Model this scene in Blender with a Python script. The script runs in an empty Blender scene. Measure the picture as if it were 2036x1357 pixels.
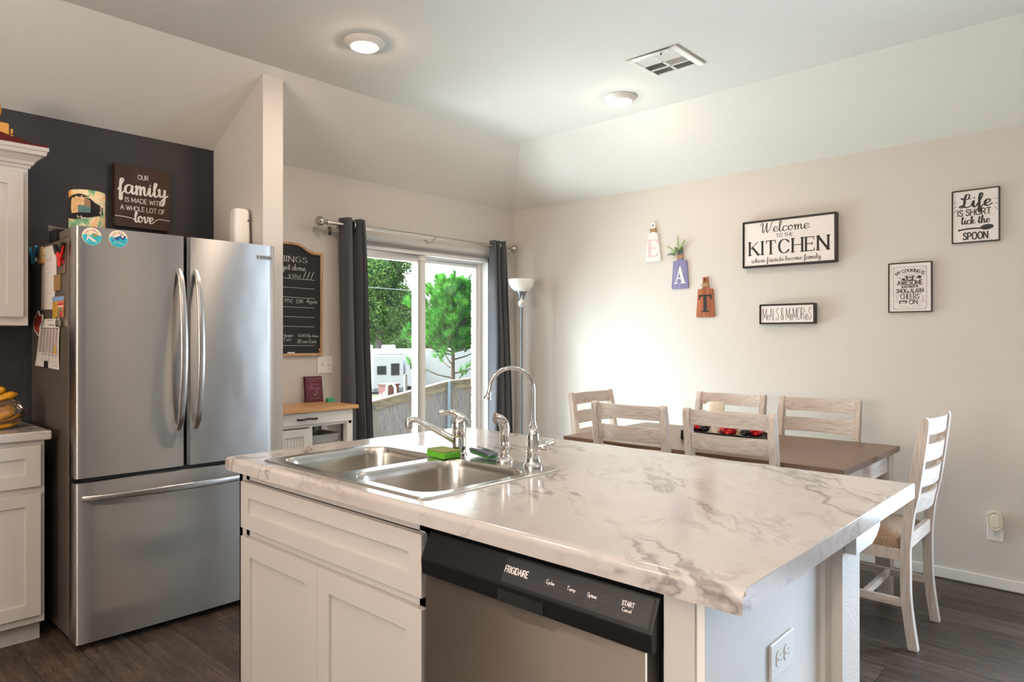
import bpy, bmesh, math, random
from mathutils import Vector, Matrix
random.seed(7)
scene = bpy.context.scene
COL = scene.collection
PI = math.pi

# ------------------------------------------------------------------ camera
FPX, EYE, YAW = 1362.0, 1.33, math.radians(42.7)      # focal length in pixels of a 2036 px wide frame, eye height, heading from +X
cam_data = bpy.data.cameras.new('camera')
cam_data.sensor_fit = 'HORIZONTAL'
cam_data.sensor_width = 36.0
cam_data.lens = 36.0 * FPX / 2036.0
cam_data.shift_y = -(678.5 - 675.0) / 2036.0
cam_data.clip_start = 0.05
cam_data.clip_end = 400
cam = bpy.data.objects.new('camera', cam_data)
COL.objects.link(cam)
cam.location = (0, 0, EYE)
cam.rotation_euler = (PI / 2, 0, YAW - PI / 2)
scene.camera = cam

# ------------------------------------------------------------------ view and sampling behaviour
scene.view_settings.view_transform = 'Standard'
scene.view_settings.look = 'None'
scene.view_settings.gamma = 1.0
scene.view_settings.use_curve_mapping = False
scene.view_settings.exposure = 0.26
cy = scene.cycles
cy.max_bounces = 12
cy.diffuse_bounces = 6
cy.glossy_bounces = 5
cy.transparent_max_bounces = 16
cy.caustics_reflective = False
cy.caustics_refractive = False
cy.sample_clamp_indirect = 6.0
cy.use_denoising = True

# ------------------------------------------------------------------ sky
world = bpy.data.worlds.new('sky')
scene.world = world
world.use_nodes = True
wn, wl = world.node_tree.nodes, world.node_tree.links
wn.clear()
w_out = wn.new('ShaderNodeOutputWorld')
w_bg = wn.new('ShaderNodeBackground')
w_tc = wn.new('ShaderNodeTexCoord')
w_nrm = wn.new('ShaderNodeVectorMath')
w_nrm.operation = 'NORMALIZE'
wl.new(w_tc.outputs['Generated'], w_nrm.inputs[0])
w_sep = wn.new('ShaderNodeSeparateXYZ')
wl.new(w_nrm.outputs[0], w_sep.inputs[0])
# hazy bright sky, brightest on the side of the hidden sun beyond the patio; dull ground below the horizon
w_dot = wn.new('ShaderNodeVectorMath')
w_dot.operation = 'DOT_PRODUCT'
wl.new(w_nrm.outputs[0], w_dot.inputs[0])
w_dot.inputs[1].default_value = Vector((-0.30, 0.85, 0.43)).normalized()
def wmath(op, a, b):
    m = wn.new('ShaderNodeMath')
    m.operation = op
    for i_, v_ in enumerate((a, b)):
        if isinstance(v_, (int, float)):
            m.inputs[i_].default_value = v_
        else:
            wl.new(v_, m.inputs[i_])
    return m.outputs[0]
SKY_BASE, SKY_GLOW = 0.6, 14.0
w_glow = wmath('POWER', wmath('MAXIMUM', w_dot.outputs['Value'], 0.0), 1.4)
w_up = wn.new('ShaderNodeMapRange')
w_up.inputs['From Min'].default_value = -0.03
w_up.inputs['From Max'].default_value = 0.02
wl.new(w_sep.outputs['Z'], w_up.inputs['Value'])
w_str = wmath('ADD', wmath('MULTIPLY', wmath('ADD', wmath('MULTIPLY', w_glow, SKY_GLOW), SKY_BASE), w_up.outputs[0]), 0.25)
w_bg.inputs['Color'].default_value = (0.87, 0.96, 1.0, 1)
wl.new(w_str, w_bg.inputs['Strength'])
wl.new(w_bg.outputs[0], w_out.inputs['Surface'])

# ------------------------------------------------------------------ sun, window daylight and added fill lamps
def lamp(name, kind, loc, aim=None, energy=10, color=(1, 1, 1), **kw):
    d = bpy.data.lights.new(name, kind)
    d.energy = energy
    d.color = color
    for k_, v_ in kw.items():
        setattr(d, k_, v_)
    o = bpy.data.objects.new(name, d)
    COL.objects.link(o)
    o.location = loc
    if aim is not None:
        o.rotation_euler = (Vector(aim) - Vector(loc)).to_track_quat('-Z', 'Y').to_euler()
    return o

SUN = lamp('sun', 'SUN', (15, 12, 20), aim=(0.0, 7.0, 2.0), energy=4.2, color=(1.0, 0.95, 0.86), angle=math.radians(6))
# daylight entering through the window in the right-hand wall, outside the picture
DAY_R = lamp('daylight_right_window', 'AREA', (4.52, -0.62, 0.98), aim=(0.0, -0.05, 0.8), energy=90, color=(0.68, 0.84, 1.0),
             shape='RECTANGLE', size=1.3, size_y=1.35, spread=math.radians(120))
FILL_L = lamp('left_wall_fill', 'AREA', (-2.64, 0.9, 1.45), aim=(-0.9, 1.3, 4.0), energy=125, color=(1.0, 0.83, 0.67),  # warm fill added on the unseen left side to lift kitchen and ceiling
             shape='RECTANGLE', size=1.7, size_y=1.1)
# fill lamps added outside the sliding door, boosting its sky, side and paving light
FILL_P = lamp('patio_sky_fill', 'AREA', (3.45, 5.5, 2.9), aim=(3.3, 2.4, 0.9), energy=380, color=(0.84, 0.96, 1.0),
             shape='RECTANGLE', size=1.6, size_y=0.9)
FILL_S = lamp('patio_side_fill', 'AREA', (1.75, 4.98, 1.65), aim=(4.43, 3.5, 1.5), energy=190, color=(0.78, 0.93, 1.0),
             shape='RECTANGLE', size=1.1, size_y=1.6)
FILL_G = lamp('patio_bounce_fill', 'AREA', (3.42, 5.1, 0.05), aim=(3.3, 2.2, 2.6), energy=300, color=(0.86, 0.96, 1.0),
             shape='RECTANGLE', size=1.7, size_y=1.5)

# ------------------------------------------------------------------ small tools
def srgb(r, g, b):
    def f(c):
        c /= 255.0
        return c / 12.92 if c <= 0.04045 else ((c + 0.055) / 1.055) ** 2.4
    return (f(r), f(g), f(b), 1.0)

def pt(u, v, d):
    """World point seen at pixel (u, v) of the 2036 px frame at depth d metres along the view axis."""
    a, b = (u - 1018.0) / FPX, (675.0 - v) / FPX
    c, s = math.cos(YAW), math.sin(YAW)
    return Vector(((c + a * s) * d, (s - a * c) * d, EYE + b * d))

def catmull(pts, n=6, closed=False):
    out = []
    m = len(pts)
    if m < 3:
        return [tuple(p) for p in pts]
    dim = len(pts[0])
    rng = range(m if closed else m - 1)
    for i in rng:
        if closed:
            p0, p1, p2, p3 = pts[(i - 1) % m], pts[i], pts[(i + 1) % m], pts[(i + 2) % m]
        else:
            p1, p2 = pts[i], pts[i + 1]
            p0 = pts[i - 1] if i > 0 else tuple(2 * p1[k] - p2[k] for k in range(dim))
            p3 = pts[i + 2] if i + 2 < m else tuple(2 * p2[k] - p1[k] for k in range(dim))
        for j in range(n):
            t = j / n
            out.append(tuple(0.5 * (2 * p1[k] + (p2[k] - p0[k]) * t + (2 * p0[k] - 5 * p1[k] + 4 * p2[k] - p3[k]) * t * t
                                    + (3 * p1[k] - p0[k] - 3 * p2[k] + p3[k]) * t ** 3) for k in range(dim)))
    if not closed:
        out.append(tuple(pts[-1]))
    return out

def rrect(x0, x1, y0, y1, r, n=6):
    """Rounded rectangle loop, counter-clockwise."""
    out = []
    for cx, cy_, a0 in ((x1 - r, y1 - r, 0), (x0 + r, y1 - r, 90), (x0 + r, y0 + r, 180), (x1 - r, y0 + r, 270)):
        for k in range(n + 1):
            a = math.radians(a0 + 90 * k / n)
            out.append((cx + r * math.cos(a), cy_ + r * math.sin(a)))
    return out

def weighted_normals(me, ang):
    """Area-weighted corner normals, so that large flat faces stay flat beside their rounded edges."""
    link = [[] for _ in me.vertices]
    nr = [p.normal.copy() for p in me.polygons]
    ar = [p.area for p in me.polygons]
    for p in me.polygons:
        for v in p.vertices:
            link[v].append(p.index)
    ca = math.cos(ang)
    out = []
    for p in me.polygons:
        n0 = nr[p.index]
        for v in p.vertices:
            s = Vector((0, 0, 0))
            for q in link[v]:
                if nr[q].dot(n0) > ca:
                    s += nr[q] * (ar[q] ** 1.0 + 1e-12)
            out.append(s.normalized() if s.length > 0 else n0)
    me.normals_split_custom_set(out)

class MB:
    """Collects faces and links them as one mesh object."""
    def __init__(self):
        self.v, self.f, self.mi = [], [], []

    def add(self, verts, faces, m=0):
        b = len(self.v)
        self.v += [tuple(p) for p in verts]
        self.f += [tuple(i + b for i in f) for f in faces]
        self.mi += [m] * len(faces)
        return self

    def box(self, x0, x1, y0, y1, z0, z1, m=0):
        return self.add([(x0, y0, z0), (x1, y0, z0), (x1, y1, z0), (x0, y1, z0), (x0, y0, z1), (x1, y0, z1), (x1, y1, z1), (x0, y1, z1)],
                        [(0, 3, 2, 1), (4, 5, 6, 7), (0, 1, 5, 4), (1, 2, 6, 5), (2, 3, 7, 6), (3, 0, 4, 7)], m)

    def prism(self, poly, axis, a0, a1, m=0):
        n = len(poly)
        def mk(p, a):
            return {'x': (a, p[0], p[1]), 'y': (p[0], a, p[1]), 'z': (p[0], p[1], a)}[axis]
        vs = [mk(p, a0) for p in poly] + [mk(p, a1) for p in poly]
        fs = [tuple(range(n - 1, -1, -1)), tuple(range(n, 2 * n))] + [(i, (i + 1) % n, n + (i + 1) % n, n + i) for i in range(n)]
        return self.add(vs, fs, m)

    def loft(self, loops, cap0=True, cap1=True, m=0, closed=True):
        n = len(loops[0])
        vs = [p for l in loops for p in l]
        fs = []
        for k in range(len(loops) - 1):
            for i in range(n if closed else n - 1):
                j = (i + 1) % n
                fs.append((k * n + i, k * n + j, (k + 1) * n + j, (k + 1) * n + i))
        if cap0:
            fs.append(tuple(range(n - 1, -1, -1)))
        if cap1:
            fs.append(tuple(range((len(loops) - 1) * n, len(loops) * n)))
        return self.add(vs, fs, m)

    def tube(self, pts, r, n=10, cap=True, closed=False, m=0, flat=1.0):
        pts = [Vector(p) for p in pts]
        k = len(pts)
        rr = r if isinstance(r, (list, tuple)) else [r] * k
        loops, up = [], None
        for i, p in enumerate(pts):
            if closed:
                t = (pts[(i + 1) % k] - pts[i - 1])
            else:
                t = pts[min(i + 1, k - 1)] - pts[max(i - 1, 0)]
            if t.length < 1e-9:
                t = Vector((0, 0, 1))
            t.normalize()
            if up is None:
                up = Vector((0, 0, 1)) if abs(t.z) < 0.9 else Vector((1, 0, 0))
            a = up - t * up.dot(t)
            if a.length < 1e-6:
                a = t.orthogonal()
            a.normalize()
            b = t.cross(a)
            up = a
            loops.append([p + (a * math.cos(2 * PI * j / n) + b * math.sin(2 * PI * j / n) * flat) * rr[i] for j in range(n)])
        if closed:
            loops.append(loops[0])
        return self.loft(loops, cap and not closed, cap and not closed, m)

    def lathe(self, prof, cx=0, cy_=0, cz=0, n=32, m=0, axis='z'):
        loops = []
        for r, h in prof:
            r = max(r, 1e-5)
            l = []
            for i in range(n):
                a = 2 * PI * i / n
                c, s = r * math.cos(a), r * math.sin(a)
                l.append({'z': (cx + c, cy_ + s, cz + h), 'x': (cx + h, cy_ + c, cz + s), 'y': (cx + s, cy_ + h, cz + c)}[axis])
            loops.append(l)
        return self.loft(loops, True, True, m)

    def ball(self, cx, cy_, cz, rx, ry=None, rz=None, n=16, k=10, m=0, fn=None):
        ry, rz = ry or rx, rz or rx
        loops = []
        for i in range(1, k):
            t = PI * i / k
            l = []
            for j in range(n):
                a = 2 * PI * j / n
                d = Vector((math.sin(t) * math.cos(a), math.sin(t) * math.sin(a), -math.cos(t)))
                q = fn(d) if fn else 1.0
                l.append((cx + rx * d.x * q, cy_ + ry * d.y * q, cz + rz * d.z * q))
            loops.append(l)
        return self.loft(loops, True, True, m)

    def sheet(self, rows, m=0):
        n = len(rows[0])
        vs = [p for r in rows for p in r]
        fs = [(i * n + j, i * n + j + 1, (i + 1) * n + j + 1, (i + 1) * n + j) for i in range(len(rows) - 1) for j in range(n - 1)]
        return self.add(vs, fs, m)

    def build(self, name, mats, parent=None, bevel=0.0, seg=2, ang=35, solid=0.0, origin=None, recalc=True, only=None, flat=None):
        flat = (not recalc and not solid and not bevel) if flat is None else flat
        mats = mats if isinstance(mats, (list, tuple)) else [mats]
        if parent is not None:
            off = Vector(parent.get('_o', (0, 0, 0)))
        elif origin is not None:
            off = Vector(origin)
        else:
            xs, ys, zs = zip(*self.v)
            off = Vector(((min(xs) + max(xs)) / 2, (min(ys) + max(ys)) / 2, min(zs)))
        me = bpy.data.meshes.new(name)
        me.from_pydata([tuple(Vector(p) - off) for p in self.v], [], self.f)
        me.polygons.foreach_set('material_index', self.mi)
        bm = bmesh.new()
        bm.from_mesh(me)
        if recalc:
            bmesh.ops.remove_doubles(bm, verts=bm.verts, dist=1e-6)
            bmesh.ops.recalc_face_normals(bm, faces=bm.faces)
        if solid:
            bmesh.ops.solidify(bm, geom=bm.faces[:], thickness=solid)
        if bevel:
            es = [e for e in bm.edges if len(e.link_faces) == 2 and e.calc_face_angle(0) > math.radians(40) and (only is None or only(e, off))]
            bmesh.ops.bevel(bm, geom=es, offset=bevel, segments=seg, profile=0.5, affect='EDGES', clamp_overlap=True)
        bm.to_mesh(me)
        bm.free()
        me.polygons.foreach_set('use_smooth', [not flat] * len(me.polygons))
        me.set_sharp_from_angle(angle=math.radians(ang))
        if bevel:
            weighted_normals(me, math.radians(ang))
        for mm in mats:
            me.materials.append(mm)
        o = bpy.data.objects.new(name, me)
        COL.objects.link(o)
        if parent is not None:
            o.parent = parent
            o['_o'] = list(off)
        else:
            o.location = off
            o['_o'] = list(off)
        return o

def thing(name, label, cat, loc, group=None):
    o = bpy.data.objects.new(name, None)
    o.empty_display_size = 0.05
    COL.objects.link(o)
    o.location = loc
    o['_o'] = list(loc)
    o['label'], o['category'] = label, cat
    if group:
        o['group'] = group
    return o

def tag(o, label, cat, group=None, kind=None):
    o['label'], o['category'] = label, cat
    if group:
        o['group'] = group
    if kind:
        o['kind'] = kind
    return o

def struct(o):
    o['kind'] = 'structure'
    return o

def dup(root, loc, rotz, label, group=None):
    r = root.copy()
    COL.objects.link(r)
    r.location, r.rotation_euler = loc, (0, 0, rotz)
    r['label'] = label
    if group:
        r['group'] = group
    for ch in list(root.children):
        c = ch.copy()
        COL.objects.link(c)
        c.parent = r
        for g in list(ch.children):
            d = g.copy()
            COL.objects.link(d)
            d.parent = c
    return r

# ------------------------------------------------------------------ materials
class NT:
    def __init__(self, name):
        self.m = bpy.data.materials.new(name)
        self.m.use_nodes = True
        self.n, self.l = self.m.node_tree.nodes, self.m.node_tree.links
        self.bsdf = self.n['Principled BSDF']
        self.out = self.n['Material Output']

    def node(self, t, ins=None, **kw):
        nd = self.n.new(t)
        for k, v in kw.items():
            setattr(nd, k, v)
        for k, v in (ins or {}).items():
            if hasattr(v, 'is_linked') or isinstance(v, bpy.types.NodeSocket):
                self.l.new(v, nd.inputs[k])
            else:
                nd.inputs[k].default_value = v
        return nd

    def set(self, **kw):
        for k, v in kw.items():
            k = k.replace('_', ' ')
            if isinstance(v, bpy.types.NodeSocket):
                self.l.new(v, self.bsdf.inputs[k])
            else:
                self.bsdf.inputs[k].default_value = v
        return self

    def coord(self, scale=(1, 1, 1), rot=(0, 0, 0), which='Object'):
        tc = self.node('ShaderNodeTexCoord')
        mp = self.node('ShaderNodeMapping', {'Vector': tc.outputs[which], 'Scale': scale, 'Rotation': rot})
        return mp.outputs[0]

    def noise(self, vec, scale=5, detail=4, rough=0.55, dist=0.0):
        return self.node('ShaderNodeTexNoise', {'Vector': vec, 'Scale': scale, 'Detail': detail, 'Roughness': rough, 'Distortion': dist}).outputs['Fac']

    def ramp(self, fac, stops, interp='LINEAR'):
        r = self.node('ShaderNodeValToRGB', {'Fac': fac})
        r.color_ramp.interpolation = interp
        e = r.color_ramp.elements
        e[0].position, e[0].color = stops[0][0], self._c(stops[0][1])
        e[1].position, e[1].color = stops[-1][0], self._c(stops[-1][1])
        for p, c in stops[1:-1]:
            x = e.new(p)
            x.color = self._c(c)
        return r.outputs['Color']

    @staticmethod
    def _c(c):
        return (c, c, c, 1) if isinstance(c, (int, float)) else c

    def mix(self, fac, a, b, mode='MIX'):
        m = self.node('ShaderNodeMix', data_type='RGBA', blend_type=mode)
        for sock, v in ((m.inputs[0], fac), (m.inputs[6], a), (m.inputs[7], b)):
            if isinstance(v, bpy.types.NodeSocket):
                self.l.new(v, sock)
            else:
                sock.default_value = v
        return m.outputs[2]

    def math(self, op, a, b=0.0):
        m = self.node('ShaderNodeMath', operation=op)
        for i, v in enumerate((a, b)):
            if isinstance(v, bpy.types.NodeSocket):
                self.l.new(v, m.inputs[i])
            else:
                m.inputs[i].default_value = v
        return m.outputs[0]

    def bump(self, height, strength=0.3, dist=0.01):
        b = self.node('ShaderNodeBump', {'Height': height, 'Strength': strength, 'Distance': dist})
        self.l.new(b.outputs[0], self.bsdf.inputs['Normal'])
        return self

def plain(name, col, rough=0.5, metal=0.0, spec=0.5, var=0.0, vscale=8, bump=0.0, bscale=60, bdist=0.002, coat=0.0):
    t = NT(name)
    t.set(Roughness=rough, Metallic=metal, Specular_IOR_Level=spec, Coat_Weight=coat)
    if var:
        v = t.noise(t.coord(), vscale)
        dark = tuple(c * (1 - var) for c in col[:3]) + (1,)
        lite = tuple(min(1, c * (1 + var)) for c in col[:3]) + (1,)
        t.set(Base_Color=t.ramp(v, [(0.3, dark), (0.7, lite)]))
    else:
        t.set(Base_Color=col)
    if bump:
        t.bump(t.noise(t.coord(), bscale, 3), bump, bdist)
    return t.m

def emit(name, col, strength):
    t = NT(name)
    t.set(Base_Color=(0.8, 0.8, 0.8, 1), Emission_Color=col, Emission_Strength=strength)
    return t.m

def grain(name, light, mid, dark, axis, rough=0.5, stretch=14, scale=9, amount=1.0, bump=0.15, spec=0.4):
    """Wood with grain running along the given local axis."""
    t = NT(name)
    sc = [1.0, 1.0, 1.0]
    for i in range(3):
        sc[i] = 1.0 if 'xyz'[i] == axis else stretch
    v = t.coord(tuple(sc))
    a = t.noise(v, scale, 6, 0.65)
    b = t.noise(v, scale * 0.35, 3, 0.5, 0.6)
    c1 = t.ramp(a, [(0.30, dark), (0.47, mid), (0.62, light)])
    c2 = t.ramp(b, [(0.35, mid), (0.65, light)])
    t.set(Base_Color=t.mix(0.35, c1, c2), Roughness=rough, Specular_IOR_Level=spec)
    t.bump(a, bump, 0.002)
    return t.m

def mk_wall(name, col, rough=0.75, spec=0.25, strength=0.2, dist=0.003, scale=110):
    t = NT(name)
    v = t.coord()
    n = t.noise(v, scale, 2, 0.5)
    r = t.ramp(n, [(0.42, 0.0), (0.62, 1.0)])
    t.set(Base_Color=col, Roughness=rough, Specular_IOR_Level=spec)
    t.bump(r, strength, dist)
    return t.m

M = {}
M['wall'] = mk_wall('wall_paint', srgb(207, 203, 198))
M['ceiling'] = mk_wall('ceiling_paint', srgb(226, 225, 221), 0.8, 0.2, 0.22)
M['dark_wall'] = mk_wall('charcoal_wall_paint', srgb(46, 45, 50), 0.42, 0.5, 0.4, 0.003, 170)
M['trim'] = plain('white_trim_paint', srgb(226, 224, 222), 0.35)
M['vinyl'] = plain('white_vinyl', srgb(226, 226, 224), 0.3)
M['cabinet'] = plain('cabinet_paint', srgb(194, 190, 187), 0.38, var=0.012, vscale=4)
M['white'] = plain('white_plastic', srgb(232, 230, 226), 0.35)
M['black'] = plain('black_plastic', srgb(18, 18, 20), 0.32)
M['black_matte'] = plain('black_matte', srgb(22, 21, 21), 0.6)
M['panel_black'] = plain('control_panel_black', srgb(40, 40, 44), 0.38)
M['void'] = plain('dark_recess', srgb(14, 14, 14), 0.9)
M['chrome'] = plain('chrome', (0.78, 0.76, 0.74, 1), 0.06, 1.0)
M['nickel'] = plain('brushed_nickel', (0.55, 0.52, 0.48, 1), 0.25, 1.0)
M['grey_metal'] = plain('grey_painted_metal', srgb(120, 126, 130), 0.35, 0.7)
M['paper'] = plain('paper', srgb(222, 216, 210), 0.8)
M['ink'] = plain('black_ink', srgb(34, 30, 30), 0.7)
M['ink_grey'] = plain('grey_ink', srgb(92, 86, 86), 0.8)
M['sign_white'] = plain('sign_white', srgb(228, 223, 222), 0.55, var=0.01)
M['rubber'] = plain('dark_rubber', srgb(28, 28, 28), 0.8)

def mk_steel(name, col, rough, aniso=0.75, wave=0.0, brush=0.03):
    t = NT(name)
    t.set(Base_Color=col, Metallic=1.0, Roughness=rough, Anisotropic=aniso, Anisotropic_Rotation=0.25)
    tg = t.node('ShaderNodeTangent', direction_type='RADIAL', axis='Z')
    t.l.new(tg.outputs[0], t.bsdf.inputs['Tangent'])
    a = t.noise(t.coord((3, 3, 420)), 4, 3, 0.6)
    b = t.noise(t.coord((1, 1, 0.7)), 3.0, 2, 0.5)
    h = t.math('ADD', t.math('MULTIPLY', a, brush), t.math('MULTIPLY', b, wave))
    t.bump(h, 0.25, 0.01)
    return t.m

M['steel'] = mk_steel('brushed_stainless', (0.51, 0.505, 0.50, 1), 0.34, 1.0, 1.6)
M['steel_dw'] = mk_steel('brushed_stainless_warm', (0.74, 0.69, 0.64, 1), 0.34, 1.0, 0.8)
M['steel_side'] = plain('grey_steel_side', srgb(128, 118, 110), 0.30, 0.55)
M['steel_handle'] = mk_steel('handle_stainless', (0.52, 0.50, 0.485, 1), 0.26, 0.5, 0.0)
M['sink'] = mk_steel('sink_stainless', (0.60, 0.575, 0.545, 1), 0.24, 0.3, 0.1)

def mk_floor():
    t = NT('vinyl_plank_floor')
    tc = t.node('ShaderNodeTexCoord')
    sp = t.node('ShaderNodeSeparateXYZ', {0: tc.outputs['Object']})
    cb = t.node('ShaderNodeCombineXYZ', {0: sp.outputs['Y'], 1: sp.outputs['X'], 2: 0.0})
    br = t.node('ShaderNodeTexBrick', {'Vector': cb.outputs[0], 'Color1': (0, 0, 0, 1), 'Color2': (1, 1, 1, 1), 'Mortar': (0.5, 0.5, 0.5, 1), 'Scale': 1.0,
                                       'Mortar Size': 0.0016, 'Mortar Smooth': 0.1, 'Bias': 0.0, 'Brick Width': 1.22, 'Row Height': 0.18})
    br.offset = 0.37
    br.squash = 1.0
    # grain is shifted from plank to plank by the plank's own random value
    off = t.node('ShaderNodeVectorMath', {0: tc.outputs['Object'], 1: t.node('ShaderNodeCombineXYZ', {0: 0.0, 1: t.math('MULTIPLY', br.outputs['Color'], 37.0), 2: 0.0}).outputs[0]}, operation='ADD')
    g = t.node('ShaderNodeMapping', {'Vector': off.outputs[0], 'Scale': (22, 1.3, 1)}).outputs[0]
    n1 = t.noise(g, 2.2, 7, 0.68, 0.7)
    g2 = t.node('ShaderNodeMapping', {'Vector': off.outputs[0], 'Scale': (60, 6, 1)}).outputs[0]
    n2 = t.noise(g2, 3.0, 4, 0.6, 0.2)
    g3 = t.node('ShaderNodeMapping', {'Vector': off.outputs[0], 'Scale': (5, 1.2, 1)}).outputs[0]
    n3 = t.noise(g3, 2.0, 3, 0.5, 0.5)
    c = t.ramp(n1, [(0.30, srgb(42, 35, 31)), (0.46, srgb(76, 65, 58)), (0.60, srgb(108, 96, 88)), (0.75, srgb(142, 131, 123))])
    c = t.mix(0.35, c, t.ramp(n2, [(0.35, srgb(54, 46, 40)), (0.65, srgb(126, 113, 104))]))
    c = t.mix(t.ramp(n3, [(0.25, 0.55), (0.5, 0.0)]), c, srgb(44, 37, 33))
    c = t.mix(0.85, c, t.ramp(br.outputs['Color'], [(0.0, srgb(168, 163, 158)), (1.0, srgb(238, 233, 230))]), 'MULTIPLY')
    c = t.mix(br.outputs['Fac'], c, srgb(30, 25, 22))
    t.set(Base_Color=c, Roughness=0.42, Specular_IOR_Level=0.4)
    t.bump(t.math('SUBTRACT', t.math('MULTIPLY', n1, 0.4), br.outputs['Fac']), 0.25, 0.002)
    return t.m
M['floor'] = mk_floor()

def mk_marble(name, rot):
    t = NT(name)
    v = t.coord((1, 1, 1), (0, 0, rot))
    wob = t.noise(v, 3.0, 5, 0.6)
    wv = t.node('ShaderNodeVectorMath', {0: v, 1: t.node('ShaderNodeCombineXYZ', {0: t.math('MULTIPLY', wob, 0.30), 1: t.math('MULTIPLY', wob, 0.18), 2: 0.0}).outputs[0]}, operation='ADD').outputs[0]
    st = t.node('ShaderNodeMapping', {'Vector': wv, 'Scale': (4.6, 1.15, 4.6)}).outputs[0]
    def vein(scale, w, detail=4):
        n = t.noise(st, scale, detail, 0.55, 0.35)
        d = t.math('ABSOLUTE', t.math('SUBTRACT', n, 0.5))
        return t.ramp(d, [(0.0, 1.0), (w * 0.35, 0.55), (w, 0.0)])
    big = t.ramp(t.noise(v, 2.1, 3, 0.5, 0.3), [(0.40, 0.0), (0.56, 1.0)])
    f1 = t.mix(1.0, vein(1.0, 0.028), big, 'MULTIPLY')
    f2 = t.mix(1.0, vein(2.4, 0.040), t.ramp(t.noise(v, 3.7, 3), [(0.46, 0.0), (0.62, 0.75)]), 'MULTIPLY')
    f3 = t.math('MULTIPLY', t.ramp(t.noise(st, 5.5, 5, 0.6), [(0.56, 0.0), (0.74, 1.0)]), 0.38)
    base = t.ramp(t.noise(v, 1.6, 4), [(0.3, srgb(184, 178, 176)), (0.7, srgb(200, 195, 193))])
    c = t.mix(f3, base, srgb(176, 164, 160))
    c = t.mix(t.math('MULTIPLY', f2, 0.5), c, srgb(132, 118, 117))
    c = t.mix(t.math('MULTIPLY', f1, 0.72), c, srgb(104, 92, 94))
    t.set(Base_Color=c, Roughness=0.13, Specular_IOR_Level=0.8)
    return t.m
M['marble'] = mk_marble('marble_laminate', math.radians(38))
M['marble_edge'] = mk_marble('marble_laminate_edge', math.radians(38))

WW = [srgb(214, 203, 194), srgb(196, 183, 173), srgb(150, 136, 126)]
for ax in 'xyz':
    M['ww_' + ax] = grain('whitewashed_wood_' + ax, WW[0], WW[1], WW[2], ax, 0.5, 16, 7)
M['table_top'] = grain('brown_oak_top', srgb(132, 104, 84), srgb(106, 80, 62), srgb(62, 46, 36), 'y', 0.36, 22, 5, 1, 0.3, 0.5)
M['butcher'] = grain('butcher_block', srgb(214, 170, 120), srgb(200, 152, 102), srgb(168, 120, 76), 'x', 0.4, 14, 5)
M['oak'] = grain('light_oak', srgb(206, 172, 132), srgb(190, 152, 112), srgb(150, 112, 80), 'z', 0.5, 10, 6)
M['pine_toy'] = grain('varnished_pine', srgb(226, 172, 96), srgb(212, 150, 72), srgb(178, 116, 48), 'z', 0.4, 10, 5)
M['walnut_sign'] = grain('dark_stained_board', srgb(66, 46, 38), srgb(56, 38, 31), srgb(44, 29, 24), 'z', 0.6, 10, 4)

def mk_fabric(name, c1, c2, scale=260, rough=0.9, bump=0.4, sheen=0.2):
    t = NT(name)
    v = t.coord()
    n = t.noise(v, scale, 3, 0.7)
    t.set(Base_Color=t.ramp(n, [(0.35, c1), (0.65, c2)]), Roughness=rough, Specular_IOR_Level=0.2, Sheen_Weight=sheen)
    t.bump(n, bump, 0.002)
    return t.m
M['seat'] = mk_fabric('tan_tweed', srgb(122, 94, 68), srgb(198, 172, 146))
M['curtain'] = mk_fabric('charcoal_curtain', srgb(74, 75, 80), srgb(90, 91, 96), 500, 0.75, 0.15, 0.3)

def mk_glass(name, fac=0.07, tint=(1, 1, 1, 1)):
    t = NT(name)
    tr = t.node('ShaderNodeBsdfTransparent', {'Color': tint})
    gl = t.node('ShaderNodeBsdfGlossy', {'Color': (1, 1, 1, 1), 'Roughness': 0.02})
    lw = t.node('ShaderNodeFresnel', {'IOR': 1.35})
    mx = t.node('ShaderNodeMixShader', {0: t.math('MULTIPLY', lw.outputs[0], fac / 0.07), 1: tr.outputs[0], 2: gl.outputs[0]})
    t.l.new(mx.outputs[0], t.out.inputs['Surface'])
    return t.m
M['glass'] = mk_glass('window_glass', 0.05, (0.97, 0.985, 0.98, 1))
M['sign_glass'] = mk_glass('picture_glass', 0.03)
M['sign_glass'].node_tree.nodes['Glossy BSDF'].inputs['Roughness'].default_value = 0.3
M['plastic_film'] = mk_glass('clear_bag_film', 0.30, (0.93, 0.92, 0.9, 1))

# ------------------------------------------------------------------ lettering: skeleton strokes turned into flat ribbons
# each glyph: width and strokes; 'l' strokes are straight, 'c' strokes are smooth curves
def G(w, s):
    out = []
    for part in s.split('|'):
        part = part.strip()
        if part:
            k, rest = part[0], part[1:]
            out.append((k, [tuple(float(q) for q in p.split(',')) for p in rest.split()]))
    return (w, out)

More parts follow.
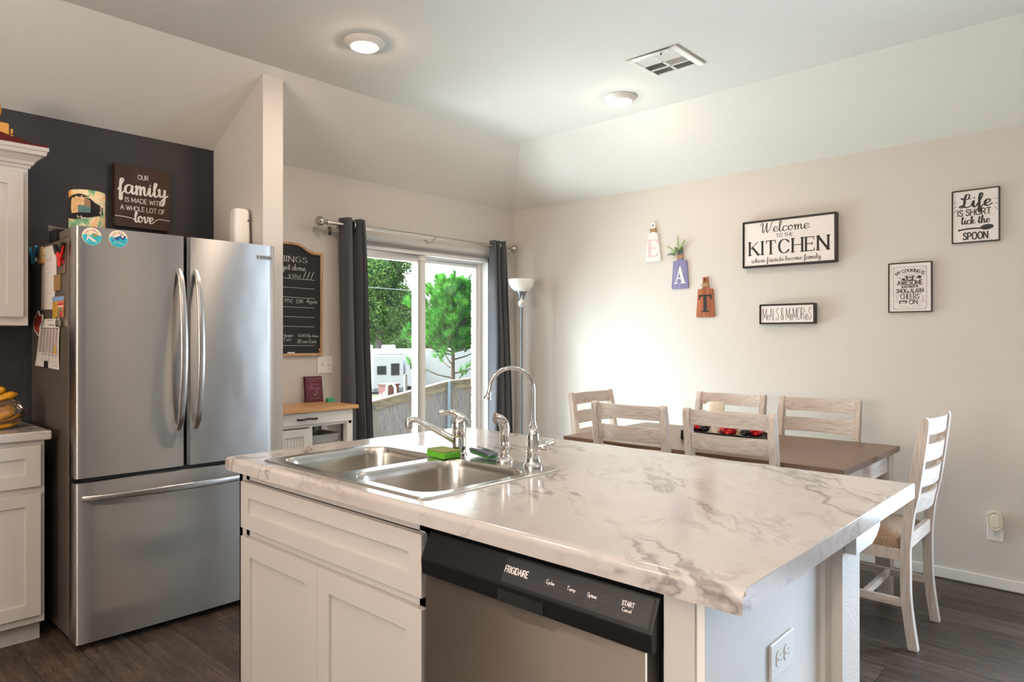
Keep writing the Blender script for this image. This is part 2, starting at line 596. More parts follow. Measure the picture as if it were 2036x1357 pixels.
UP = {
    'A': G(.70, 'l0,0 .35,1|l.35,1 .7,0|l.13,.36 .57,.36'),
    'B': G(.58, 'l0,0 0,1|c0,1 .3,1 .48,.9 .5,.72 .4,.56 .25,.53 0,.53|c0,.53 .3,.53 .5,.44 .57,.26 .48,.07 .3,0 0,0'),
    'C': G(.68, 'c.66,.80 .52,.96 .33,1 .12,.88 .02,.5 .12,.12 .33,0 .52,.04 .66,.20'),
    'D': G(.66, 'l0,0 0,1|c0,1 .28,1 .52,.9 .65,.5 .52,.1 .28,0 0,0'),
    'E': G(.52, 'l0,0 0,1|l0,1 .5,1|l0,.52 .40,.52|l0,0 .52,0'),
    'F': G(.50, 'l0,0 0,1|l0,1 .5,1|l0,.52 .40,.52'),
    'G': G(.70, 'c.66,.80 .52,.96 .33,1 .12,.88 .02,.5 .12,.12 .33,0 .54,.04 .66,.18|l.66,.18 .66,.46|l.66,.46 .42,.46'),
    'H': G(.62, 'l0,0 0,1|l.62,0 .62,1|l0,.52 .62,.52'),
    'I': G(.06, 'l.03,0 .03,1'),
    'J': G(.40, 'c.36,1 .36,.3 .3,.05 .12,0 0,.15'),
    'K': G(.62, 'l0,0 0,1|l.56,1 0,.40|l.19,.60 .62,0'),
    'L': G(.48, 'l0,0 0,1|l0,0 .48,0'),
    'M': G(.78, 'l0,0 0,1|l0,1 .39,.18|l.39,.18 .78,1|l.78,1 .78,0'),
    'N': G(.64, 'l0,0 0,1|l0,1 .64,0|l.64,0 .64,1'),
    'O': G(.74, 'c.37,1 .12,.9 0,.5 .12,.1 .37,0 .62,.1 .74,.5 .62,.9 .37,1'),
    'P': G(.54, 'l0,0 0,1|c0,1 .3,1 .5,.9 .53,.73 .45,.54 .28,.48 0,.48'),
    'R': G(.60, 'l0,0 0,1|c0,1 .3,1 .5,.9 .53,.73 .45,.54 .28,.48 0,.48|l.28,.48 .60,0'),
    'S': G(.54, 'c.50,.82 .40,.97 .24,1 .07,.88 .07,.68 .26,.54 .46,.42 .53,.24 .42,.05 .24,0 .08,.05 .01,.2'),
    'T': G(.62, 'l.31,0 .31,1|l0,1 .62,1'),
    'U': G(.60, 'c0,1 0,.35 .08,.08 .30,0 .52,.08 .60,.35 .60,1'),
    'V': G(.64, 'l0,1 .32,0|l.32,0 .64,1'),
    'W': G(.94, 'l0,1 .24,0|l.24,0 .47,.86|l.47,.86 .70,0|l.70,0 .94,1'),
    'Y': G(.62, 'l0,1 .31,.48|l.62,1 .31,.48|l.31,.48 .31,0'),
    '&': G(.66, 'c.64,0 .14,.66 .12,.88 .26,1 .40,.88 .34,.68 .08,.40 .02,.16 .18,0 .40,.08 .62,.44'),
    '!': G(.08, 'l.04,.3 .04,1|l.04,0 .04,.06'),
    '0': G(.56, 'c.28,1 .06,.82 0,.5 .06,.18 .28,0 .5,.18 .56,.5 .5,.82 .28,1'),
    '1': G(.20, 'l.14,0 .14,1|l.14,1 0,.82'), '3': G(.5, 'c.03,.85 .2,1 .42,.9 .42,.65 .2,.53 .46,.42 .48,.14 .25,0 .02,.12'),
    '4': G(.54, 'l.40,0 .40,1|l.40,1 0,.32|l0,.32 .54,.32'), '5': G(.5, 'l.44,1 .08,1|l.08,1 .04,.55|c.04,.55 .3,.64 .5,.4 .4,.08 .2,0 .01,.12'),
}
LO = {
    'a': G(.60, 'c.42,.36 .28,.46 .08,.34 .04,.12 .18,0 .34,.12 .43,.43 .42,.12 .50,0 .63,.14'),
    'b': G(.50, 'c0,.14 .20,.6 .25,.95 .15,.96 .11,.4 .13,.08 .26,0 .42,.14 .40,.36 .26,.42 .40,.36 .54,.40'),
    'c': G(.42, 'c.38,.34 .28,.45 .08,.34 .06,.08 .22,0 .46,.14'),
    'd': G(.62, 'c.42,.36 .28,.46 .08,.34 .04,.12 .18,0 .34,.12 .46,.95 .43,.12 .52,0 .65,.14'),
    'e': G(.42, 'c0,.14 .20,.20 .36,.34 .26,.45 .09,.34 .07,.10 .22,0 .46,.14'),
    'f': G(.38, 'c0,.14 .24,.58 .32,.92 .22,1 .15,.7 .13,.1 .12,-.32 .22,-.34 .25,-.02 .42,.14'),
    'g': G(.56, 'c.40,.36 .26,.46 .08,.34 .05,.12 .18,.02 .34,.14 .42,.43 .38,-.2 .26,-.42 .12,-.34 .28,-.10 .60,.14'),
    'h': G(.56, 'c0,.14 .20,.62 .24,.95 .14,.94 .10,.4 .09,0|c.09,.1 .22,.42 .34,.38 .36,.1 .45,0 .60,.14'),
    'i': G(.30, 'c0,.14 .11,.44 .11,.10 .20,0 .34,.14|l.14,.66 .17,.70'),
    'k': G(.52, 'c0,.14 .20,.62 .24,.95 .14,.94 .10,.4 .09,0|c.09,.14 .34,.44 .32,.28 .18,.22 .36,.03 .56,.14'),
    'l': G(.32, 'c0,.14 .20,.60 .25,.94 .15,.96 .10,.4 .12,.06 .22,0 .36,.14'),
    'm': G(.74, 'c0,.36 .08,.43 .09,0|c.09,.12 .22,.43 .31,.36 .31,0|c.31,.12 .45,.43 .54,.36 .54,.1 .63,0 .78,.14'),
    'n': G(.54, 'c0,.36 .08,.43 .09,0|c.09,.12 .22,.43 .33,.38 .34,.1 .43,0 .58,.14'),
    'o': G(.48, 'c.24,.44 .08,.36 .05,.14 .18,0 .34,.12 .36,.34 .24,.44 .34,.34 .52,.38'),
    'p': G(.52, 'c0,.2 .12,.46 .10,0 .08,-.38|c.10,.2 .24,.44 .40,.34 .40,.1 .26,0 .12,.1 .30,.02 .56,.14'),
    'r': G(.42, 'c0,.14 .10,.48 .16,.40 .30,.40 .27,.12 .34,0 .46,.14'),
    's': G(.40, 'c0,.14 .20,.48 .22,.34 .32,.14 .20,0 .05,.08|c.20,0 .32,.03 .44,.14'),
    't': G(.34, 'c0,.14 .15,.5 .19,.82|c.19,.82 .14,.12 .23,0 .38,.14|l.04,.56 .34,.58'),
    'u': G(.60, 'c0,.36 .08,.43 .08,.12 .18,0 .34,.14 .40,.44 .40,.1 .49,0 .63,.14'),
    'v': G(.46, 'c0,.36 .08,.43 .13,.12 .20,0 .34,.2 .35,.44 .50,.38'),
    'w': G(.70, 'c0,.36 .08,.43 .09,.12 .18,0 .30,.12 .33,.42 .34,.12 .44,0 .58,.2 .58,.44 .74,.38'),
    'y': G(.56, 'c0,.36 .08,.43 .10,.14 .18,.03 .34,.16 .41,.44 .37,-.2 .25,-.42 .11,-.34 .28,-.10 .60,.14'),
    'W': G(1.0, 'c-.02,.66 .08,.92 .20,.88 .17,.3 .22,0 .38,.3 .52,.94 .50,.3 .56,0 .76,.34 .90,.86 1.04,1.02'),
    'L': G(.66, 'c.50,.70 .56,.94 .40,1.0 .30,.7 .26,.25 .10,.02 .0,.10 .14,.16 .40,0 .66,.12|c.10,.72 .30,.60 .62,.66'),
}
LO['x'] = G(.4, 'l0,0 .36,.42|l0,.42 .36,0')
PRINT = dict(LO)
PRINT.update({   # small letters of a plain sans face
    'a': G(.40, 'c.36,.36 .24,.45 .06,.36 .02,.2 .10,.02 .24,.02 .36,.14|l.36,.46 .36,0'), 'c': G(.36, 'c.34,.36 .22,.45 .06,.36 .02,.2 .08,.04 .22,0 .34,.08'),
    'd': G(.40, 'c.36,.36 .24,.45 .06,.36 .02,.2 .10,.02 .24,.02 .36,.14|l.36,.95 .36,0'),
    'e': G(.38, 'c.02,.23 .36,.23 .34,.38 .2,.46 .04,.34 .02,.16 .14,0 .26,.01 .34,.08'), 'h': G(.36, 'l0,0 0,.95|c0,.26 .12,.44 .30,.42 .34,.26 .34,0'),
    'i': G(.06, 'l.03,0 .03,.45|l.03,.62 .03,.68'), 'l': G(.06, 'l.03,0 .03,.95'), 'm': G(.58, 'l0,0 0,.46|c0,.26 .1,.44 .24,.42 .28,.26 .28,0|c.28,.26 .38,.44 .52,.42 .56,.26 .56,0'),
    'n': G(.36, 'l0,0 0,.46|c0,.26 .12,.44 .30,.42 .34,.26 .34,0'), 'o': G(.40, 'c.2,.46 .05,.38 .02,.22 .06,.06 .2,0 .34,.06 .38,.22 .35,.38 .2,.46'),
    'p': G(.40, 'l0,.46 0,-.3|c0,.32 .12,.44 .3,.40 .37,.22 .3,.04 .14,0 0,.12'), 's': G(.32, 'c.28,.38 .16,.46 .04,.38 .06,.28 .24,.2 .30,.1 .18,0 .02,.07'),
    't': G(.24, 'l.10,.66 .10,0|l0,.44 .24,.44'), 'y': G(.36, 'l0,.46 .18,0|c.36,.46 .18,0 .10,-.26 0,-.28'), 'r': G(.22, 'l0,0 0,.46|c0,.24 .08,.40 .22,.44'),
    'v': G(.36, 'l0,.46 .18,0|l.18,0 .36,.46'), 'w': G(.52, 'l0,.46 .13,0|l.13,0 .26,.42|l.26,.42 .39,0|l.39,0 .52,.46'), 'u': G(.36, 'c0,.46 0,.14 .1,0 .24,.02 .34,.16|l.34,.46 .34,0'),
    'f': G(.24, 'c.24,.92 .12,.92 .09,.7 .09,0|l0,.44 .22,.44'), 'g': G(.40, 'c.36,.36 .24,.45 .06,.36 .02,.2 .10,.02 .24,.02 .36,.14|c.36,.46 .36,-.1 .28,-.28 .06,-.24'),
    'k': G(.34, 'l0,0 0,.95|l.30,.46 0,.16|l.10,.26 .34,0'), 'b': G(.40, 'l0,.95 0,0|c0,.32 .12,.44 .3,.40 .37,.22 .3,.04 .14,0 0,.12'),
})
for k_ in 'WL':
    PRINT.pop(k_, None)

def layout(text, style):
    """Strokes of a line of text in cap-height units, and its width."""
    x, out = 0.0, []
    gap = {'script': 0.0, 'sans': 0.20, 'serif': 0.24, 'hand': 0.16, 'block': 0.15, 'outline': 0.2}[style]
    for ch in text:
        if ch == ' ':
            x += 0.34 if style != 'script' else 0.30
            continue
        if style == 'script':
            g = LO.get(ch) or UP.get(ch)
        elif style == 'hand':
            g = UP.get(ch) or PRINT.get(ch)
        else:
            g = UP.get(ch) or PRINT.get(ch)
        if g is None:
            continue
        w, strokes = g
        for k, ps in strokes:
            out.append((k, [(p[0] + x, p[1]) for p in ps]))
        if style == 'serif':
            for k, ps in strokes:
                if k == 'l' and len(ps) == 2:
                    (xa, ya), (xb, yb) = ps
                    if abs(xa - xb) < 0.45 and abs(ya - yb) > 0.55:
                        for (px, py) in ps:
                            if py < 0.02 or py > 0.98:
                                out.append(('s', [(px + x - 0.13, py), (px + x + 0.13, py)]))
                    elif abs(ya - yb) < 0.02 and abs(xa - xb) > 0.35 and ch in 'ETFL':
                        for (px, py) in ps:
                            if ch == 'T' or px > 0.2:
                                sgn = -1 if py > 0.9 else 1
                                if 0.1 < py < 0.9:
                                    out.append(('s', [(px + x, py - .1), (px + x, py + .1)]))
                                else:
                                    out.append(('s', [(px + x, py), (px + x, py + sgn * .2)]))
        x += w + gap
    return out, max(x - gap, 0.01)

def ribbons(mb, strokes, f, weight, style, m=0):
    """f maps (x, y) in final plane units to 3D; weight = pen width in plane units."""
    for si, (k, ps) in enumerate(strokes):
        q = catmull(ps, 7) if k == 'c' else ps
        n = len(q)
        L, R_ = [], []
        step = 3e-5 * (si % 8)                    # strokes that cross lie a hair above each other, like brushed paint
        for i in range(n):
            a, b = q[max(i - 1, 0)], q[min(i + 1, n - 1)]
            dx, dy = b[0] - a[0], b[1] - a[1]
            ln = math.hypot(dx, dy) or 1e-6
            dx, dy = dx / ln, dy / ln
            if style == 'script':
                w = weight * (0.42 + 0.62 * max(0.0, abs(dy) * (1 if dy < 0 else 0.25)))
            elif style == 'serif':
                if k == 's':
                    w = weight * 0.36
                elif k == 'l':
                    down = (dx * dy < -0.05) or abs(dx) < 0.05
                    w = weight * (1.0 if down else 0.36)
                else:
                    w = weight * (0.36 + 0.64 * abs(dy) ** 1.5)
            else:
                w = weight
            ex = 0.0
            if i == 0:
                ex = -0.3 * w if k != 's' else 0
            elif i == n - 1:
                ex = 0.3 * w if k != 's' else 0
            px, py = q[i][0] + dx * ex, q[i][1] + dy * ex
            up_ = step + 1.5e-4 * i / n
            L.append(f(px - dy * w / 2, py + dx * w / 2, up_))
            R_.append(f(px + dy * w / 2, py - dx * w / 2, up_))
        mb.sheet([L, R_], m)

class Face:
    """A plane in space to write on: origin, right and up vectors, small lift off the surface."""
    def __init__(self, o, r, u, lift=0.0006):
        self.o, self.r, self.u = Vector(o), Vector(r).normalized(), Vector(u).normalized()
        self.nrm = self.r.cross(self.u).normalized()
        self.lift = lift

    def at(self, x, y, extra=0.0):
        return self.o + self.r * x + self.u * y + self.nrm * (self.lift + extra)

    def write(self, mb, text, style, cx, base, h, width=None, pen=0.1, m=0, bend=0.0, slope=0.0, left=None, extra=0.0, slant=0.0, xh=1.0):
        st, w = layout(text, style)
        sx = h if width is None else width / w
        x0 = cx - w * sx / 2 if left is None else left
        def f(x, y, e_=0.0):
            if bend:
                a = (x - cx) * bend
                rr = 1.0 / bend
                return self.at(cx + (rr + y - base) * math.sin(a), base + (rr + y - base) * math.cos(a) - rr, extra + e_)
            return self.at(x, y + (x - cx) * slope, extra + e_)
        def lift_x(y):                            # taller small letters
            return y * xh if y <= .44 else .44 * xh + (y - .44) * (1 - .44 * xh) / .56
        st2 = [(k, [(x0 + (p[0] + slant * p[1]) * sx, base + lift_x(p[1]) * h) for p in ps]) for k, ps in st]
        ribbons(mb, st2, f, pen * h, style, m)

    def line(self, mb, pts, w, m=0, smooth=True, extra=0.0):
        ribbons(mb, [('c' if smooth and len(pts) > 2 else 'l', pts)], lambda x, y, e_=0.0: self.at(x, y, extra + e_), w, 'sans', m)

    def poly(self, mb, pts, m=0, extra=0.0):
        mb.add([self.at(x, y, extra) for x, y in pts], [tuple(range(len(pts)))], m)

    def disc(self, mb, x, y, rx, ry=None, m=0, extra=0.0, n=20, rot=0.0):
        ry = ry or rx
        c, s = math.cos(rot), math.sin(rot)
        self.poly(mb, [(x + rx * math.cos(2 * PI * i / n) * c - ry * math.sin(2 * PI * i / n) * s,
                        y + rx * math.cos(2 * PI * i / n) * s + ry * math.sin(2 * PI * i / n) * c) for i in range(n)], m, extra)

# ------------------------------------------------------------------ the room
XR, YB, ZP, ZF, RUN = 4.43, 4.06, 2.45, 2.78, 0.66        # right wall, back wall, plate height, flat ceiling, run of the sloped border
XL, YN = -2.6, -4.6                                        # walls out of the picture
DX0, DX1, DZ = 2.70, 4.13, 2.005                           # sliding door opening

struct(MB().box(XL - .15, XR + .15, YN - .15, YB + .15, -0.12, 0.0).build('floor', M['floor'], origin=(0, 0, 0)))

w = MB()
w.box(1.80, DX0, YB, YB + .14, 0, ZP).box(DX0, DX1, YB, YB + .14, DZ, ZP).box(DX1, XR + .14, YB, YB + .14, 0, ZP)
struct(w.build('wall_back', M['wall'], origin=(2.4, YB, 0)))
struct(MB().box(XL, 1.80, YB, YB + .14, 0, ZP).build('wall_kitchen', M['dark_wall'], origin=(0, YB, 0)))
PX0, PX1 = 1.788, 1.904
# short partition beside the refrigerator, cut to the slope of the ceiling
p_ = [(3.462, 0), (YB, 0), (YB, ZP), (3.462, ZP + (YB - 3.462) * 0.5)]
struct(MB().prism(p_, 'x', PX0, PX1).build('wall_partition', M['wall'], origin=(1.85, 3.7, 0)))
# right wall with its window further back, out of the picture
WY0, WY1, WZ0, WZ1 = -1.28, 0.06, 0.22, 2.08
w = MB()
w.box(XR, XR + .14, WY1, YB + .14, 0, ZP).box(XR, XR + .14, YN, WY0, 0, ZP).box(XR, XR + .14, WY0, WY1, 0, WZ0).box(XR, XR + .14, WY0, WY1, WZ1, ZP)
struct(w.build('wall_right', M['wall'], origin=(XR, 1, 0)))
struct(MB().box(XL, XR, YN - .14, YN, 0, ZF).build('wall_front', M['wall'], origin=(1, YN, 0)))
VY0, VY1, VZ0, VZ1 = 0.0, 1.8, 0.85, 2.05  # opening added in the unseen left wall for the fill lamp
struct(MB().box(XL - .14, XL, YN, VY0, 0, ZF).box(XL - .14, XL, VY1, YB, 0, ZF).box(XL - .14, XL, VY0, VY1, 0, VZ0).box(XL - .14, XL, VY0, VY1, VZ1, ZF).build('wall_left', M['wall'], origin=(XL, 0, 0)))
# ceiling: flat middle, sloped borders along the back and the right wall meeting in a hip
c = MB()
c.add([(XL, YN, ZF), (XR - RUN, YN, ZF), (XR - RUN, YB - RUN, ZF), (XL, YB - RUN, ZF), (XL, YB + .002, ZP), (XR, YB, ZP), (XR, YN, ZP)],
      [(0, 1, 2, 3), (3, 2, 5, 4), (1, 6, 5, 2)])
struct(c.build('ceiling', M['ceiling'], origin=(1, 0, ZP), recalc=False, ang=2))
struct(MB().box(XL - .2, XR + .2, YN - .2, YB + .2, ZF + .05, ZF + .12).build('roof', M['ceiling'], origin=(1, 0, ZF + .05)))
# baseboards
struct(MB().box(XR - .014, XR, YN, YB, 0.006, 0.062).build('baseboard_right', M['trim'], bevel=.003, origin=(XR, 0, 0)))
b = MB().box(PX1, DX0 - .05, YB - .014, YB, 0.006, 0.062).box(DX1 + .05, XR - .014, YB - .014, YB, 0.006, 0.062)
struct(b.build('baseboard_back', M['trim'], origin=(2.4, YB, 0)))
struct(MB().box(PX1, PX1 + .012, 3.462, YB - .014, 0.006, 0.062).build('baseboard_partition', M['trim'], origin=(1.88, 3.7, 0)))

# frames of the right window and of the added left one, out of the picture
def win_boxes(x0, x1, y0, y1, z0, z1):
    return [(x0, x1, y0, y0 + .05, z0, z1), (x0, x1, y1 - .05, y1, z0, z1), (x0, x1, y0, y1, z0, z0 + .05), (x0, x1, y0, y1, z1 - .05, z1), (x0 + .01, x1 - .01, (y0 + y1) / 2 - .02, (y0 + y1) / 2 + .02, z0, z1)]
for nm, fr in (('window_1', win_boxes(XR + .02, XR + .08, WY0, WY1, WZ0, WZ1)), ('window_added', win_boxes(XL - .08, XL - .02, VY0, VY1, VZ0, VZ1))):
    w = MB()
    for q in fr:
        w.box(*q)
    struct(w.build(nm, M['vinyl']))

struct(MB().box(1.5, 6.0, YB + .26, 7.2, -.22, -.06).build('patio_floor', plain('patio_concrete', srgb(176, 170, 160), .9, var=.08), origin=(3.4, 5, -.2)))

struct(MB().box(XL - .4, XR + .6, YB + .25, YB + .95, 2.56, 2.68).build('sun_block_eave', M['trim'], origin=(3, YB + .5, 2.56)))  # unseen overhang added to keep the sun out of the door

# ------------------------------------------------------------------ sliding patio door
d = thing('door_1', 'white vinyl sliding patio door between the charcoal curtains', 'door', (3.4, YB, 0))
d['kind'] = 'structure'
cs = MB().box(DX0 - .045, DX1 + .045, YB - .016, YB, DZ, DZ + .072).box(DX0 - .045, DX0, YB - .016, YB, 0, DZ).box(DX1, DX1 + .045, YB - .016, YB, 0, DZ)
cs.build('door_casing', M['trim'], d, bevel=.003)
J = MB()
for (a0, a1, y0, y1) in ((DX0, DX0 + .03, YB, YB + .14), (DX1 - .03, DX1, YB, YB + .14)):
    J.box(a0, a1, y0, y1, 0, DZ)
J.box(DX0, DX1, YB, YB + .14, DZ - .03, DZ).box(DX0, DX1, YB, YB + .14, 0, .03)
J.box(DX0 + .03, DX1 - .03, YB + .066, YB + .072, DZ - .045, DZ - .03)
J.build('door_frame', M['vinyl'], d, bevel=.002)
def sash(name, x0, x1, y0, y1, sl, sr, rt, mats, dark_left=False):
    f = MB()
    z0, z1 = .032, DZ - .032
    f.box(x0, x0 + sl, y0, y1, z0, z1, 1 if dark_left else 0).box(x1 - sr, x1, y0, y1, z0, z1).box(x0 + sl, x1 - sr, y0, y1, z1 - rt, z1).box(x0 + sl, x1 - sr, y0, y1, z0, z0 + .09)
    o = f.build(name, mats, d, bevel=.004)
    g = MB().box(x0 + sl - .005, x1 - sr + .005, (y0 + y1) / 2 - .002, (y0 + y1) / 2 + .002, z0 + .085, z1 - rt + .005).build('pane', M['glass'], o)
    return o
M['vinyl_ext'] = plain('slate_blue_vinyl', srgb(136, 154, 186), 0.35)
s1 = sash('sliding_panel', DX0 + .035, 3.433, YB + .015, YB + .058, .07, .076, .055, M['vinyl'])
s2 = sash('fixed_panel', 3.385, DX1 - .032, YB + .078, YB + .125, .066, .062, .045, [M['vinyl'], M['vinyl_ext']], True)
MB().box(3.36, 3.43, YB + .002, YB + .016, DZ - .072, DZ - .05).build('latch_block', M['vinyl'], d, bevel=.003)

# brick outer skin of the house around the door
def mk_brick():
    t = NT('dark_brick')
    tc = t.node('ShaderNodeTexCoord')
    sp = t.node('ShaderNodeSeparateXYZ', {0: tc.outputs['Object']})
    cb = t.node('ShaderNodeCombineXYZ', {0: t.math('ADD', sp.outputs['X'], sp.outputs['Y']), 1: sp.outputs['Z'], 2: 0.0})
    br = t.node('ShaderNodeTexBrick', {'Vector': cb.outputs[0], 'Color1': srgb(70, 58, 56), 'Color2': srgb(98, 80, 74), 'Mortar': srgb(150, 144, 138), 'Scale': 1.0, 'Mortar Size': .006, 'Brick Width': .2, 'Row Height': .075})
    t.set(Base_Color=br.outputs['Color'], Roughness=.9)
    t.bump(br.outputs['Fac'], -0.6, .01)
    return t.m
M['brick'] = mk_brick()
b = MB().box(XL - .3, DX0 - .03, YB + .15, YB + .25, -.9, ZP + .2).box(DX1 + .03, XR + .4, YB + .15, YB + .25, -.9, ZP + .2).box(DX0 - .03, DX1 + .03, YB + .15, YB + .25, DZ + .06, ZP + .2)
for k in range(26):
    z = .02 + .075 * k
    b.box(DX1 + .012 + .006 * (k % 2), DX1 + .04, YB + .155, YB + .25, z, z + .064)
struct(b.build('wall_exterior', M['brick'], origin=(3.4, YB + .2, 0), recalc=False))

# ------------------------------------------------------------------ outside
def mk_grass():
    t = NT('lawn')
    v = t.coord()
    c = t.ramp(t.noise(v, 1.2, 5, .7), [(.3, srgb(70, 76, 56)), (.55, srgb(104, 106, 82)), (.75, srgb(128, 120, 104))])
    t.set(Base_Color=c, Roughness=.95)
    t.bump(t.noise(v, 30, 4, .7), .5, .05)
    return t.m
M['lawn'] = mk_grass()
g = MB()
prof = [(YB + .14, -.35), (8, -.75), (12, -1.15), (20, -1.5), (36, -2.1), (120, -3.0)]
xs = [-60, -30, -10, 0, 5, 12, 25, 60, 140]
g.sheet([[(x, y, z - (0.05 * max(0, 6 - x) if y > 6 else 0) * 0.3) for x in xs] for y, z in prof])
struct(g.build('ground', M['lawn'], origin=(0, YB, -1), recalc=False))

def mk_boards():
    t = NT('weathered_fence_board')
    v = t.coord((9, 9, 1.0))
    a = t.noise(v, 5, 6, .65)
    oi = t.node('ShaderNodeTexCoord')
    bands = t.noise(t.coord((3.2, 3.2, 0.02)), 3.0, 1, .4)
    c = t.ramp(a, [(.3, srgb(112, 104, 106)), (.5, srgb(156, 147, 152)), (.7, srgb(186, 178, 186))])
    c = t.mix(t.ramp(bands, [(.4, 0.0), (.65, .45)]), c, srgb(172, 146, 126))
    t.set(Base_Color=c, Roughness=.9)
    t.bump(a, .3, .004)
    return t.m
M['fence'] = mk_boards()
M['fence_cap'] = grain('fence_rail', srgb(176, 160, 140), srgb(146, 128, 108), srgb(104, 88, 74), 'x', .9, 8, 4)
M['galv'] = plain('galvanised_post', srgb(150, 168, 186), .4, .4)
fp = [pt(640, 829, 10.2), pt(733, 799, 11.1), pt(891, 757, 12.4), pt(1010, 744, 13.3)]
def fence_part(P, Q, root):
    P, Q = Vector(P), Vector(Q)
    along = Vector((Q.x - P.x, Q.y - P.y, 0))
    L = along.length
    along.normalize()
    nrm = Vector((-along.y, along.x, 0))
    if nrm.y < 0:
        nrm = -nrm
    n = max(3, int(L / .143))
    for side, nm in ((0, 'board_panel'),):
        b = MB()
        for i in range(n):
            a0, a1 = L * i / n + .003, L * (i + 1) / n - .003
            t0 = P.z + (Q.z - P.z) * (i + .5) / n - .04
            o = nrm * (random.uniform(-.004, .004))
            c0, c1 = P + along * a0 + o, P + along * a1 + o
            poly = [c0, c1, c1 + nrm * .018, c0 + nrm * .018]
            zb = t0 - 1.95
            b.add([(q.x, q.y, zb) for q in poly] + [(q.x, q.y, t0) for q in poly], [(0, 3, 2, 1), (4, 5, 6, 7), (0, 1, 5, 4), (1, 2, 6, 5), (2, 3, 7, 6), (3, 0, 4, 7)])
        b.build(nm, M['fence'], root)
    r = MB()
    def beam(zo, h, y0, y1):
        q = [P + nrm * y0, Q + nrm * y0, Q + nrm * y1, P + nrm * y1]
        zz = [P.z, Q.z, Q.z, P.z]
        r.add([(a.x, a.y, z + zo) for a, z in zip(q, zz)] + [(a.x, a.y, z + zo + h) for a, z in zip(q, zz)],
              [(0, 3, 2, 1), (4, 5, 6, 7), (0, 1, 5, 4), (1, 2, 6, 5), (2, 3, 7, 6), (3, 0, 4, 7)])
    beam(-.165, .145, -.03, 0.0)
    beam(-.03, .03, -.07, .06)
    r.build('top_rail', M['fence_cap'], root)
fence = thing('wooden_fence', 'weathered grey picket fence stepping down the yard outside the patio door', 'fence', (fp[1].x, fp[1].y, -1.5))
for i in range(3):
    fence_part(fp[i], fp[i + 1], fence)
for q in fp[1:3]:
    MB().tube([(q.x - .03, q.y - .06, q.z - 1.9), (q.x - .03, q.y - .06, q.z - .01)], .036, 12).build('fence_post', M['galv'], fence)
    MB().box(q.x - .02, q.x + .09, q.y - .075, q.y - .035, q.z - .13, q.z - .07).build('rail_bracket', M['grey_metal'], fence)

def mk_leaf(name, c1, c2, c3, scale=1.5):
    t = NT(name)
    g_ = t.node('ShaderNodeNewGeometry')
    v = t.coord()
    n = t.noise(v, scale, 3, .6)
    c = t.ramp(t.math('ADD', t.math('MULTIPLY', n, .6), t.math('MULTIPLY', g_.outputs['Random Per Island'], .4)), [(.3, c1), (.5, c2), (.72, c3)])
    t.set(Base_Color=c, Roughness=.6, Specular_IOR_Level=.3)
    tl = t.node('ShaderNodeBsdfTranslucent', {'Color': c})
    mx = t.node('ShaderNodeMixShader', {0: .4, 1: t.bsdf.outputs[0], 2: tl.outputs[0]})
    t.l.new(mx.outputs[0], t.out.inputs['Surface'])
    return t.m
M['leaf'] = mk_leaf('broad_leaves', srgb(34, 72, 40), srgb(76, 126, 62), srgb(148, 186, 98), .8)
M['leaf_far'] = mk_leaf('far_leaves', srgb(40, 76, 42), srgb(74, 118, 62), srgb(124, 160, 84), .5)
M['needle'] = mk_leaf('pine_needles', srgb(34, 100, 46), srgb(70, 152, 56), srgb(140, 208, 84), 3.0)
M['bark'] = plain('grey_bark', srgb(108, 98, 96), .95, var=.3, vscale=9, bump=.6, bscale=20, bdist=.03)
M['pine_bark'] = plain('pine_bark', srgb(96, 78, 64), .95, var=.3, vscale=14, bump=.5, bscale=30, bdist=.01)

def rnd_dir():
    while True:
        v = Vector((random.uniform(-1, 1), random.uniform(-1, 1), random.uniform(-1, 1)))
        if .05 < v.length < 1:
            return v.normalized()

def leaf_cloud(clumps, per, size):
    b = MB()
    for (c, r) in clumps:
        for _ in range(per):
            d = rnd_dir()
            d.z = d.z * .9
            p = Vector(c) + Vector((d.x * r[0], d.y * r[1], d.z * r[2])) * random.uniform(.72, 1.08)
            a = (rnd_dir() + d * .8).normalized()
            e1 = a.orthogonal().normalized()
            e1 = (Matrix.Rotation(random.uniform(0, 6.28), 3, a) @ e1)
            e2 = a.cross(e1)
            s = size * random.uniform(.6, 1.3)
            b.add([p - e1 * s, p - e2 * s * .5 + e1 * s * .1, p + e1 * s, p + e2 * s * .5 + e1 * s * .1], [(0, 1, 2, 3)])
    return b

def broad_tree(base, height, cr, crown_z, n, per, size, label, mat, trunk_r=.35, group=None, seed=1, flat=.8, lean=0.0):
    random.seed(seed)
    t = thing('broadleaf_tree', label, 'tree', base, group)
    x, y, z = base
    MB().tube([(x, y, z), (x + .1, y, z + (crown_z - z) * .5), (x, y + .1, crown_z + cr * .3)], [trunk_r, trunk_r * .8, trunk_r * .4], 10).build('trunk', M['bark'], t)
    cl = []
    for i in range(n):
        d = rnd_dir()
        q = random.uniform(.25, .85)
        c = (x + lean * .735 + d.x * cr * q, y + lean + d.y * cr * q, crown_z + d.z * (height - crown_z) * q)
        r = cr * random.uniform(.28, .42)
        cl.append((c, (r, r, r * flat)))
    leaf_cloud(cl, per, size).build('crown', mat, t, recalc=False)
    return t

def far(u, d, z):
    p = pt(u, 675, d)
    return (p.x, p.y, z)
